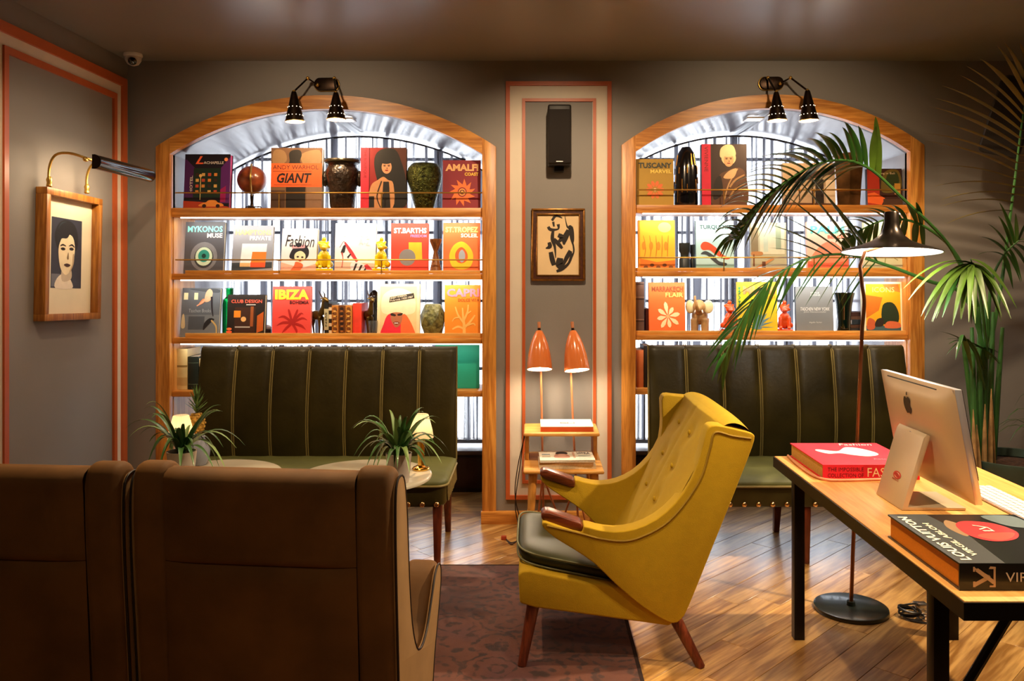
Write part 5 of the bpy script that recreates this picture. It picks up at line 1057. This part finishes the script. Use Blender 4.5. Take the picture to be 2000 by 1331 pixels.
# tufted back
BT = [(ux, uz) for ux in (-.12, .12) for uz in (.585, .72, .855)]
def backf(u, v):
    y = YN+.02+(YF-YN-.04)*u; ex = 1-abs(2*u-1)**4; topz = .932+.014*ex
    prof = [(.36,.34),(.43,.46),(.50,.585),(.57,.72),(.64,.85),(.675,topz-.04),(.70,topz),(.74,topz+.012),(.785,topz-.005),(.81,topz-.04),(.80,.86),(.70,.58),(.55,.2)]
    k = v*(len(prof)-1); i = min(int(k), len(prof)-2); f = k-i; g = lambda j: prof[max(0, min(len(prof)-1, j))]
    a, b, c, d = g(i-1), g(i), g(i+1), g(i+2)
    cr = lambda q: .5*(2*b[q]+(c[q]-a[q])*f+(2*a[q]-5*b[q]+4*c[q]-d[q])*f*f+(3*b[q]-a[q]-3*c[q]+d[q])*f**3)
    x, z = cr(0), cr(1); y += (2*u-1)*.09*(z-.35)
    if v < .5:
        x -= .035*math.cos(PI*(u-.5))*.5
        for by, bz in BT:
            dd = ((y-3.45-by)**2+(z-bz)**2)/.0016; x += .016*math.exp(-dd)
        x += .008*math.exp(-((y-3.45)/.012)**2)
    return (x, y, z)
MB().grid(backf, 44, 70).build('tufted_back', MUST, t, world=True, smooth=True, ang=180)
for by, bz in BT: MB().ell((.50+.526*(bz-.585)-.016, 3.45+by, bz), .006, .011, .011, 10, 6).build('button', MUST, t, world=True, smooth=True)
sb = [(-.064,.355),(-.058,.245),(.0,.228),(.51,.158),(.55,.19),(.46,.29),(.2,.325),(.05,.355),(-.02,.37),(-.05,.368)]
MB().prism(sb, YN+.035, YF-.035).build('seat_base', MUST, t, world=True, bevel=.022, seg=4, ang=60)
def cush(u, v):
    a = 2*PI*u; ca_, sa = math.cos(a), math.sin(a); e = .35; sg = lambda c: math.copysign(abs(c)**e, c)
    ph = PI*(v-.5); r = abs(math.cos(ph))**.3; h = math.copysign(abs(math.sin(ph))**.7, math.sin(ph))
    x = .165+.235*sg(ca_)*r; y = 3.45+.285*sg(sa)*r; return (x, y, .36+.036*h-(x-.165)*.2)
MB().grid(cush, 56, 17, cu=True).build('seat_cushion', OLIVE, t, world=True, smooth=True, ang=180)
for zz in (.02, -.02): MB().tube([(lambda p: (p[0], p[1], p[2]+zz))((lambda q: (.165+.237*math.copysign(abs(math.cos(q))**.35, math.cos(q)), 3.45+.287*math.copysign(abs(math.sin(q))**.35, math.sin(q)), .36-(.237*math.copysign(abs(math.cos(q))**.35, math.cos(q)))*.2))(2*PI*k_/48)) for k_ in range(48)], .004, 6, closed=True).build('piping', mat('cushion_piping','6a6a48',.6), t, world=True, smooth=True)
for a_, b_ in (((.0,3.16,.26),(-.05,3.115,.009)),((.0,3.74,.26),(-.05,3.79,.009)),((.525,3.17,.2),(.632,3.12,0)),((.525,3.73,.2),(.632,3.78,0))):
    MB().tube([a_, b_], [.026, .017], 16).build('leg', TEAK, t, world=True, smooth=True, ang=50)

# ================================================================= brown velvet armchairs seen from behind
BRV = mat('brown_velvet', '6e4c24', .7, var=.35, vs=4, bump=.08, bs=30, sheen=.5, sheencol='c08c48')
TANV = mat('tan_velvet', '94744a', .75, var=.12, vs=8, sheen=.3, sheencol='c8a070')
PIPD = mat('dark_piping', '1c1210', .5)
def velvet_chair(label, xr, yb, rot=-6):
    W = .775; x0, x1 = xr-W, xr; t = thing('velvet_armchair', label, 'armchair', ((x0+x1)/2, yb+.4, .009), group='brown velvet armchairs'); T = .955
    # side profile (distance from the back, height): high back swooping down to the arm and up to its front horn
    prof = [(0,.12),(-.02,.4),(-.045,.7),(-.05,.88),(-.035,.945),(.01,.958),(.05,.93),(.08,.82),(.105,.62),(.14,.46),(.2,.355),(.27,.325),(.345,.35),(.41,.42),(.47,.49),(.525,.512),(.56,.485),(.555,.42),(.51,.32),(.46,.22),(.43,.12)]
    pr = [(yb+.08+a, b) for a, b in s2(prof, 3, False)]
    for s in (-1, 1):
        xo = x1 if s > 0 else x0; xi = xo-s*.115
        MB().prism(pr, min(xo-s*.006, xi), max(xo-s*.006, xi), 'x').build('wing_and_arm', BRV, t, world=True, bevel=.03, seg=4, ang=70)
        cy, cz = yb+.28, .45
        ins = [(cy+(a-cy)*.93, cz+(b-cz)*.94) for a, b in pr]
        MB().prism(ins, xo-s*.008, xo+s*.002, 'x').build('side_panel', TANV, t, world=True, bevel=.003)
        MB().tube([(xo+s*.001, a, b) for a, b in ins], .0036, 6, closed=True).build('piping', PIPD, t, world=True, smooth=True)
    def fb(u, v, za, zb, lift=.0):
        x = x0+.108+(W-.216)*u; e = 1-abs(2*u-1)**8; s = v
        z = za+(zb-za)*s
        edge = min(1, math.sin(PI*min(max(s, 0), 1))*5)
        sd = (z-.12)/.83; y = yb+.075-.05*sd-.022*e*(.35+.65*edge)
        return x, y, z
    def upper(u, v):
        if v < .8: return fb(u, v/.8*.93+.02, .68, .93)
        a = (v-.8)/.2*PI*.9; x, y, z = fb(u, .95, .68, .93); return (x, y+.05*(1-math.cos(a)), z+.028*math.sin(a))
    MB().grid(upper, 30, 26).build('upper_back_panel', BRV, t, world=True, smooth=True, ang=180)
    MB().grid(lambda u, v: fb(u, v, .15, .683), 30, 24).build('lower_back_panel', BRV, t, world=True, smooth=True, ang=180)
    MB().prism([(yb+.085,.14),(yb+.045,.9),(yb+.06,.94),(yb+.12,.94),(yb+.17,.8),(yb+.24,.42),(yb+.24,.14)], x0+.11, x1-.11, 'x').build('inner_back', BRV, t, world=True, bevel=.02, seg=3)
    MB().box(x0+.11, x1-.11, yb+.2, yb+.72, .22, .42).build('seat', BRV, t, world=True, bevel=.04, seg=4)
    for sx in (x0+.08, x1-.08):
        for sy in (yb+.14, yb+.5): MB().tube([(sx, sy, .16), (sx, sy+(.02 if sy > yb+.3 else -.02), .009)], [.018, .011], 12).build('leg', BRASS, t, world=True, smooth=True)
    piv = Vector(((x0+x1)/2, yb, 0)); rz = math.radians(rot); t.rotation_euler.z = rz
    t.location = piv+Matrix.Rotation(rz, 3, 'Z') @ (Vector(t.location)-piv)
    return t
vc = velvet_chair('brown velvet armchair nearest the viewer, in front of the marble tables', -.39, 2.26)
velvet_chair('brown velvet armchair cut by the left edge of the photo', -1.172, 2.31, -4.5)

# ================================================================= desk and what stands on it
DX0, DX1, DY0, DY1, DZ = 1.006, 1.766, 1.922, 3.461, .73
t = thing('desk', 'long desk with a pale wood top on a black steel frame', 'desk', ((DX0+DX1)/2, (DY0+DY1)/2, 0))
MB().box(DX0+.004, DX1-.004, DY0+.004, DY1-.004, DZ-.02, DZ).build('desk_top', DESKW, t, world=True, bevel=.002)
AP = MB().box(DX0, DX0+.018, DY0, DY1, DZ-.045, DZ-.003).box(DX1-.018, DX1, DY0, DY1, DZ-.045, DZ-.003).box(DX0+.018, DX1-.018, DY0, DY0+.018, DZ-.045, DZ-.003).box(DX0+.018, DX1-.018, DY1-.018, DY1, DZ-.045, DZ-.003)
AP.build('steel_rim', BLACKM, t, world=True)
LY = (2.2, 3.37)
for lx in (DX0+.055, DX1-.075):
    for ly in LY: MB().box(lx, lx+.042, ly-.021, ly+.021, 0, DZ-.0205).build('leg', BLACKM, t, world=True, bevel=.002)
for ly in LY: MB().box(DX0+.097, DX1-.075, ly-.016, ly+.016, DZ-.07, DZ-.0205).build('crossbar', BLACKM, t, world=True)
MB().tube([(DX0+.095, LY[0]+.0, .3), (DX0+.32, LY[0]+.0, DZ-.06)], .013, 8).build('brace', BLACKM, t, world=True)
MB().prism([(DX0+.2, .685), (DX1-.1, .685), (DX1-.1, .55), (DX0+.3, .63)], DY0+.1, DY0+.6).build('under_tray', BLACK, t, world=True)
# all-in-one computer, screen faces right
ALU = mat('aluminium', 'cbb798', .38, metal=.35, var=.02); ALUL = mat('aluminium_edge', 'cfcdd4', .3, metal=.7, var=.02)
t = thing('desktop_computer', 'silver all in one desktop computer seen from behind on the desk', 'computer', (1.29, 2.765, DZ+.0005))
R0, R1, PZ0, PZ1 = 2.5, 3.03, .792, 1.146
def pnl(x, z): return (x, z)
lean = (1.355-1.29)/(PZ1-PZ0)                              # how far the panel leans back per metre
def px_at(z): return 1.352-(z-PZ0)*lean
cr_ = MB()
def shell(u, v):
    y = R0+(R1-R0)*u; z = PZ0+(PZ1-PZ0)*v; e = (1-abs(2*u-1)**6)*(1-abs(2*v-1)**6); return (px_at(z)-.008-.022*e, y, z)
cr_.grid(shell, 26, 20); cr_.build('back_shell', ALU, t, world=True, smooth=True, ang=180)
MB().prism([(px_at(PZ0)-.008, PZ0), (px_at(PZ0)+.016, PZ0), (px_at(PZ1)+.016, PZ1), (px_at(PZ1)-.008, PZ1)], R0, R1).build('bezel_edge', ALUL, t, world=True, bevel=.003)
MB().prism([(px_at(PZ0+.075)+.0165, PZ0+.075), (px_at(PZ0+.075)+.019, PZ0+.075), (px_at(PZ1)+.019, PZ1-.004), (px_at(PZ1)+.0165, PZ1-.004)], R0+.004, R1-.004).build('screen', mat('dark_screen','06070a',.08,coat=1), t, world=True)
ml = MB().box(0, .0015, R0+.1, R1-.07, 0, .004); ml.v = [(p[0]+px_at(PZ1-.012)-.0165+.0, p[1], p[2]+PZ1-.016) for p in ml.v]; ml.build('vent_slot', BLACK, t, world=True)
# bitten fruit mark
ac = (2.80, 1.055); q_ = [(.0,.020),(.012,.026),(.024,.020),(.024,.010),(.0195,.003),(.0195,-.006),(.026,-.014),(.018,-.029),(.010,-.033),(.0,-.029),(-.010,-.033),(-.020,-.026),(-.028,-.008),(-.026,.010),(-.016,.024),(-.006,.023)]
def onshell(dy, dz, d=.0012): z = ac[1]+dz; return (px_at(z)-.030-d, ac[0]-dy, z)
fm = MB(); pts = s2(q_, 3, True); fm.add([onshell(a, b) for a, b in pts], [tuple(range(len(pts)))])
lf = s2([(.001,.029),(.003,.038),(.012,.044),(.011,.034)], 3, True); fm.add([onshell(a, b) for a, b in lf], [tuple(range(len(lf)))]); fm.build('fruit_logo', BLACK, t, world=True)
# stand: sloping plate and foot
sy0, sy1 = 2.66, 2.86
st = [(1.19, DZ+.001), (1.194, DZ+.012), (1.262, .965), (1.272, .978), (1.284, .972), (1.282, .96), (1.212, DZ+.012), (1.4, DZ+.009), (1.4, DZ+.001)]
MB().prism(st, sy0, sy1).build('stand', ALU, t, world=True, bevel=.002)
MB().tube([(1.265, 2.76, .95), (1.325, 2.76, .955)], .02, 12).build('hinge', ALUL, t, world=True, smooth=True)
art_parts([('c','c04030',.52,.36,.14,.055),('c','e8c8b0',.52,.36,.09,.035),('s','a83028',[(.42,.36),(.48,.39),(.56,.38),(.62,.35),(.54,.33)]),('t','b04838','MAC',.4,.28,.64,.305)], .2, .24, lambda u, v, d: (1.1935+.068*((v*.24)/.23)-.0006-d, sy1-u*.2, DZ+.012+v*.225), t, base=.0006, names=('sticker', 'sticker_lettering'))
for o in t.children:
    if o.name.startswith('sticker'):
        for v in o.data.vertices: v.co -= Vector(t.location)
MB().tube(smoothpts([(1.3, 2.8, .86), (1.25, 2.84, .8), (1.27, 2.87, .75), (1.33, 2.9, .735)], 5), .003, 6).build('cable', mat('grey_cable','8a7a68',.5), t, world=True, smooth=True)
t = thing('keyboard', 'white slim keyboard lying on the desk behind the computer', 'keyboard', (1.575, 2.74, DZ+.0005))
MB().box(-.058, .058, -.2, .2, 0, .008).build('body', ALUL, t, bevel=.003)
km = None
for i in range(5):
    for j in range(14):
        p = (-.046+.023*i, -.182+.028*j, .008)
        if km is None: km = MB().box(-.0095, .0095, -.0115, .0115, 0, .003).build('key', WHITE, t, bevel=.001, seg=1); km.location = p
        else: link_copy(km, t, p)
# red book with rounded tray and cord
t = thing('red_book', 'thick red fashion book lying at the far end of the desk', 'book', (1.255, 3.253, DZ+.0005)); W, L, h = .362, .392, .056
RC = mat('crimson_cloth', 'd81a34', .5, var=.05); PK = mat('gold_pages', 'c8a45c', .6, var=.15, vs=160)
MB().box(-W/2, W/2, -L/2, L/2, 0, .004).build('lower_cover', RC, t); MB().box(-W/2, W/2, -L/2, L/2, h-.004, h).build('upper_cover', RC, t)
MB().box(-W/2, W/2, -L/2, -L/2+.004, .004, h-.004).build('spine', RC, t); MB().box(-W/2+.004, W/2-.006, -L/2+.004, L/2-.006, .004, h-.004).build('page_block', PK, t)
art_parts([('s','f2e4e6',[(.16,.62),(.2,.68),(.34,.6),(.42,.62),(.55,.78),(.68,.74),(.78,.55),(.76,.42),(.62,.36),(.48,.42),(.38,.5),(.24,.48)]),('s','c8b8c0',[(.24,.55),(.3,.58),(.34,.55),(.29,.53)]),('t','f4dada','Fashion',.52,.86,.9,.96,{'sh':.3,'b':0}),('t','e88a98','Assouline',.62,.2,.92,.26,{'b':0})], W, L, lambda u, v, d: (-W/2+u*W, -L/2+v*L, h+d), t)
art_parts([('t','5a0814','THE IMPOSSIBLE',.05,.56,.42,.82,{'b':0}),('t','5a0814','COLLECTION OF',.05,.16,.42,.42,{'b':0}),('t','f0d8b0','FASHION',.46,.2,.95,.8,{'b':0})], W, h, lambda u, v, d: (-W/2+u*W, -L/2-d, v*h), t, names=('spine_art', 'spine_lettering'))
cb_ = thing('cord', 'pale pink cord curled around the base of the red book', 'cord', (1.07, 3.25, DZ+.0005))
MB().tube(smoothpts([(1.062,3.44,DZ+.006),(1.05,3.3,DZ+.006),(1.05,3.12,DZ+.006),(1.075,3.045,DZ+.006),(1.13,3.03,DZ+.006),(1.25,3.04,DZ+.006),(1.33,3.05,DZ+.006)], 6), .0048, 8).build('strand', mat('pink_cord','d89a78',.6), cb_, world=True, smooth=True)
# large black book with orange page edges
t = thing('black_book', 'thick black coffee table book with orange page edges at the near desk corner', 'book', (1.215, 2.19, DZ+.0005)); W, L, h = .37, .404, .066
BC = mat('black_cover', '16181a', .28, var=.06, coat=.3); OP = mat('orange_pages', 'ee8a14', .6, var=.06, vs=200)
MB().box(-W/2, W/2, -L/2, L/2, 0, .004).build('lower_cover', BC, t); MB().box(-W/2, W/2, -L/2, L/2, h-.004, h).build('upper_cover', BC, t)
MB().box(-W/2, W/2, -L/2, -L/2+.004, .004, h-.004).build('spine', BC, t); MB().box(-W/2+.006, W/2-.006, -L/2+.004, L/2-.006, .004, h-.004).build('page_block', OP, t)
pl = lambda u, v, d: (-W/2+v*W, -L/2+u*L, h+d)            # u runs away from the viewer, v to the right
art_parts([('p','2c3133',[(0,0),(0,.3),(.5,.36),(1,.3),(1,0)]),('s','8a6a48',[(.5,.34),(.7,.3),(.86,.38),(.7,.44)]),('s','b01820',[(.4,.5),(.45,.66),(.6,.76),(.78,.7),(.84,.52),(.76,.4),(.58,.36),(.45,.4)]),('s','e04030',[(.42,.52),(.47,.64),(.58,.72),(.56,.5),(.5,.42)]),('s','58686c',[(.72,.78),(.95,.7),(.95,.95),(.7,.95)])], W, L, pl, t)
tx = lambda u, v, d: (-W/2+(1-v)*W, -L/2+u*L, h+d)
art_parts([('t','f0e8d0','LOUIS VUITTON',.05,.885,.93,.96,{'b':.03}),('t','e8dcc0','VIRGIL ABLOH',.12,.795,.78,.845,{'b':.025}),('t','f0c8b8','L',.6,.4,.69,.48,{'b':.0}),('t','f0c8b8','V',.63,.4,.74,.49,{'b':.0})], L, W, tx, t, base=.0012, names=('x', 'cover_lettering'))
GLD = 'c8a888'
art_parts([('l',GLD,[(.095,.2,.013),(.2,.52,.013)]),('l',GLD,[(.2,.5,.006),(.095,.82,.006)]),('r',GLD,.088,.13,.104,.34),('r',GLD,.088,.7,.1,.88),('r',GLD,.222,.13,.236,.88),('r',GLD,.196,.13,.236,.2),('p',GLD,[(.19,.8),(.236,.8),(.236,.88),(.2,.9)]),('l',GLD,[(.11,.78,.013),(.226,.3,.013)]),('t','d8ccc0','VIRGIL ABLOH',.3,.33,.96,.68,{'b':.0})], W, h, lambda u, v, d: (-W/2+u*W, -L/2-d, v*h), t, names=('spine_emblem', 'spine_lettering'))
# cable tangle on the floor
t = thing('cable_tangle', 'tangle of black cables and a silver adapter on the floor under the desk', 'cable', (1.665, 3.58, 0)); rg = random.Random(2)
for q in range(6):
    r_ = .035+.012*rg.random(); cx_, cy_ = -.04+.02*rg.random(), .03*rg.random()-.015; tl_ = rg.random()*.7
    MB().tube([(cx_+r_*math.cos(a), cy_+r_*math.sin(a)*.9, .008+.035*(1+math.sin(a+q))*tl_+.004*q) for a in [2*PI*k_/18 for k_ in range(18)]], .0042, 6, closed=True).build('coil', BLACK, t, smooth=True)
MB().box(.0, .055, .0, .04, .012, .055).build('adapter', CHROME, t, bevel=.006); MB().tube([(.03+.035*math.cos(a), -.03+.03*math.sin(a), .008) for a in [2*PI*k_/20 for k_ in range(20)]], .004, 6, closed=True).build('silver_coil', CHROME, t, smooth=True)
MB().tube(smoothpts([(-.05,-.05,.005),(.0,-.075,.005),(.06,-.08,.005),(.14,-.07,.005)], 5), .0035, 6).build('lead', BLACK, t, smooth=True)

# ================================================================= black floor lamp with wide shade
BL = (PX(1662, 3.653), 3.653); t = thing('wide_shade_floor_lamp', 'black floor lamp with a wide flared shade leaning over the desk', 'floor lamp', (BL[0], BL[1], 0))
MB().lathe([(.158, 0), (.16, .006), (.158, .017), (.15, .02), (.02, .022), (.018, .04)], n=48).build('base', mat('dark_green_base','161d18',.3,coat=.3), t, smooth=True, ang=40)
pole = [P(x, y, 3.653)-Vector((BL[0], BL[1], 0)) for x, y in [(1662,1188),(1667,1050),(1674,870),(1684,640),(1688,590),(1684,560),(1680,520)]]
BRZP = mat('bronze_pole', '8a5a3c', .3, metal=.9, var=.1)
MB().tube(smoothpts(pole[:4], 6)+smoothpts(pole[3:], 6)[1:]+[P(1690, 492, 3.653)-Vector((BL[0], BL[1], 0))], .0085, 12).build('pole', BRZP, t, smooth=True)
sc_ = P(1741, 492, 3.64)-Vector((BL[0], BL[1], 0)); tr_ = Matrix.Rotation(math.radians(2), 3, 'Y') @ Matrix.Rotation(math.radians(-4), 3, 'X')
SHB = mat('gunmetal_shade', '3a332e', .28, metal=.85, var=.06)
prf = [(.028,.178),(.031,.172),(.031,.13),(.036,.105),(.05,.075),(.082,.048),(.13,.028),(.18,.013),(.212,0),(.213,-.004)]
o = MB().lathe(prf+[(.209,-.002),(.178,.008),(.128,.022),(.08,.042),(.045,.07)], c=sc_, n=56, rot=tr_, cap1=False).build('shade', SHB, t, smooth=True, ang=40)
MB().lathe([(.208,-.003),(.176,.006),(.126,.019),(.078,.038),(.04,.06),(.002,.065)], c=sc_, n=48, rot=tr_, cap0=False).build('shade_lining', mat('white_lining','f6f4f0',.5), o, smooth=True)
MB().ell(sc_+Vector((0,0,.03)), .03, .03, .03).build('bulb', emitter('desk_bulb', (1, .95, .86), 22), t, smooth=True)
MB().tube([P(1690, 492, 3.653)-Vector((BL[0], BL[1], 0)), sc_+Vector((0, 0, .035))], .006, 8).build('arm', BRZP, t, smooth=True)
l = bpy.data.lights.new('wide_shade_light', 'POINT'); l.energy = 12; l.color = (1, .93, .82); l.shadow_soft_size = .03
lo = bpy.data.objects.new('wide_shade_light', l); C.objects.link(lo); lo.location = Vector((BL[0], BL[1], 0))+sc_+Vector((0, 0, -.008))

# ================================================================= potted palm
t = thing('potted_palm', 'tall kentia palm in a large green pot arching in front of the right bookcase', 'plant', (2.46, 4.2, 0)); L0 = Vector(t.location)
MB().lathe([(.19,0),(.2,.02),(.235,.5),(.25,.535),(.25,.56),(.23,.56),(.222,.52)], n=40, cap1=False).build('pot', mat('dark_green_pot','3a4a40',.35,var=.15), t, smooth=True, ang=50)
MB().lathe([(.226,.515),(.12,.53),(.002,.535)], n=28, cap0=False).build('soil', mat('bark_soil','3c2416',.95,var=.8,vs=45,bump=1,bs=60), t, smooth=True)
PG = mat('palm_green', '2d5a20', .36, var=.35, vs=6, coat=.2); PG2 = mat('palm_yellow_green', '45601a', .4, var=.3, vs=8); PG3 = mat('palm_olive', '6a5c22', .5, var=.35, vs=6); STEM = mat('palm_stem', '35602a', .4, var=.3, vs=10); SHTH = mat('dry_sheath', 'a07a48', .8, var=.35, vs=20)
rgp = random.Random(21)
def frond(rp, Ys, keysA, keysB, n, m_a, m_b, w0=.02, rr=(.011,.003), sag=.06, drY=(-.08,.12), t0=0):
    """rachis through pixel points at depths Ys; leaflet tips interpolated from the key tables of either side: (t, tip x, tip y)"""
    k_ = len(rp); pts = [P(x, y, Ys[0]+(Ys[1]-Ys[0])*j/(k_-1))-L0 for j, (x, y) in enumerate(rp)]
    sp = smoothpts(pts, 6); r_ = [rr[0]+(rr[1]-rr[0])*j/(len(sp)-1) for j in range(len(sp))]
    fo = MB().tube(sp, r_, 7).build('frond', STEM, t, smooth=True)
    for side, keys in enumerate((keysA, keysB)):
        if not keys: continue
        for j in range(n):
            tt = keys[0][0]+(keys[-1][0]-keys[0][0])*j/max(1, n-1)
            for a, b in zip(keys[:-1], keys[1:]):
                if a[0] <= tt <= b[0]+1e-6: f = (tt-a[0])/(b[0]-a[0]); x = a[1]+(b[1]-a[1])*f; y = a[2]+(b[2]-a[2])*f; break
            x += rgp.uniform(-9, 9); y += rgp.uniform(-8, 8)
            bp = sp[min(len(sp)-1, int(tt*(len(sp)-1)))]; Yb = bp.y+L0.y
            tip = P(x, y, Yb+drY[side]*(.6+.8*rgp.random()))-L0; L = (tip-bp).length
            mid = bp*.5+tip*.5+Vector((0, 0, sag*(.5+L)))
            m = MB(); blade(m, bp, mid, tip, w0*(.7+.5*rgp.random())*min(1, .45+L*1.6), .3, 9, .05, .4)
            m.build('leaflet', (m_a, m_b)[1 if rgp.random() < .25 else 0], fo, smooth=True, ang=180)
frond([(1922,720),(1898,580),(1852,478),(1765,390),(1692,326),(1622,314),(1548,346),(1482,405),(1438,468)], (4.2, 3.95),
      [(.47,1716,225),(.5,1700,250),(.53,1652,242),(.57,1622,252),(.61,1588,265),(.66,1530,300),(.72,1470,322),(.8,1430,362),(.9,1400,420),(1,1390,472)],
      [(.5,1606,372),(.56,1566,402),(.62,1526,436),(.7,1484,468),(.78,1447,486),(.86,1422,496),(.93,1407,502),(1,1393,508)], 28, PG, PG2, .024, sag=.09)
frond([(1926,700),(1885,580),(1810,548),(1725,516),(1650,497),(1570,508),(1500,552),(1450,622),(1418,690)], (4.2, 3.85),
      [(.4,1592,345),(.45,1556,340),(.49,1528,376),(.53,1507,424),(.6,1498,472),(.7,1452,560),(.8,1414,640),(.9,1384,692),(1,1388,750)],
      [(.4,1645,605),(.5,1592,592),(.6,1530,592),(.7,1480,642),(.8,1440,702),(.9,1415,742),(1,1404,764)], 21, PG, PG2, .016, sag=.03)
frond([(1925,690),(1905,580),(1862,490),(1800,440),(1740,428),(1690,445),(1650,470)], (4.25, 4.1),
      [(.5,1790,395),(.65,1700,405),(.8,1650,430),(1,1630,480)], [(.5,1800,500),(.65,1735,500),(.8,1690,510),(1,1640,500)], 13, PG, PG, .02, sag=.05)
frond([(1930,700),(1955,560),(1972,430),(1984,335),(1996,240),(2012,150)], (4.25, 4.4),
      [(.45,1850,430),(.55,1822,365),(.62,1812,285),(.7,1812,225),(.78,1838,178),(.86,1890,132),(.93,1945,95),(1,1985,80)], [(.5,2080,420),(.7,2120,330),(1,2080,120)], 17, PG3, PG3, .017, sag=.05, drY=(-.1, -.1))
# frond tip that points at the viewer and droops like a fan
frond([(1928,700),(1915,580),(1896,507)], (4.2, 3.8), [(.93,1762,562),(.935,1788,598),(.94,1802,622),(.95,1818,622),(.955,1838,624),(.96,1860,628),(.97,1884,630),(.98,1912,634),(.985,1940,628),(.99,1960,626),(1,1990,598)], None, 22, PG2, PG, .017, sag=.11, drY=(-.22, 0))
frond([(1930,690),(1935,560),(1960,500),(1990,470)], (4.3, 4.2), [(.7,1905,500),(.8,1930,430),(.9,1955,400),(1,2010,420)], [(.7,1985,560),(.85,2010,540),(1,2040,480)], 7, PG, PG, .013, sag=.05)
frond([(1922,760),(1905,690),(1880,655)], (4.2, 4.05), [(.6,1840,640),(.8,1850,680),(1,1860,705)], [(.6,1960,690),(.8,1950,720),(1,1900,735)], 5, PG, PG2, .013, sag=.04)
for q, (xb_, xt_, yt) in enumerate([(1905,1898,640),(1915,1912,600),(1922,1925,590),(1930,1940,610),(1938,1958,640),(1912,1880,660)]):
    a, b = P(xb_, 905, 4.15+.03*q)-L0, P(xt_, yt, 4.2)-L0; a.z = .52
    MB().tube([a, a.lerp(b, .5)+Vector((0, 0, 0)), b], [.02, .015, .009], 9).build('stem', STEM, t, smooth=True)
for q, (xb_, yt) in enumerate([(1903,800),(1912,830),(1922,790),(1934,760),(1940,780)]):
    a, b = P(xb_, 905, 4.08+.02*q)-L0, P(xb_+rgp.uniform(-5, 6), yt, 4.1)-L0; a.z = .51
    MB().tube([a, a.lerp(b, .6), b], [.022, .014, .003], 7, flat=.5).build('sheath', SHTH, t, smooth=True)
# second small plant at the right edge
t = thing('small_plant', 'few thin arching leaves of a small plant at the right edge', 'plant', (2.93, 4.55, .009), group=None)
MB().lathe([(.09,0),(.12,.28),(.125,.3),(.11,.3)], n=24).build('pot', MATS['grey_clay_pot'], t, smooth=True)
for q in range(14):
    a = PI*(.55+.9*q/13)+rgp.uniform(-.2, .2); r_ = .22+.2*rgp.random(); z1 = .45+.35*rgp.random(); m = MB()
    blade(m, (0, 0, .29), (r_*.5*math.cos(a), r_*.5*math.sin(a)*.6, z1+.3), (r_*math.cos(a), r_*math.sin(a)*.6, z1), .009, .3, 9)
    m.build('leaf', PG if q % 3 else PG2, t, smooth=True, ang=180)
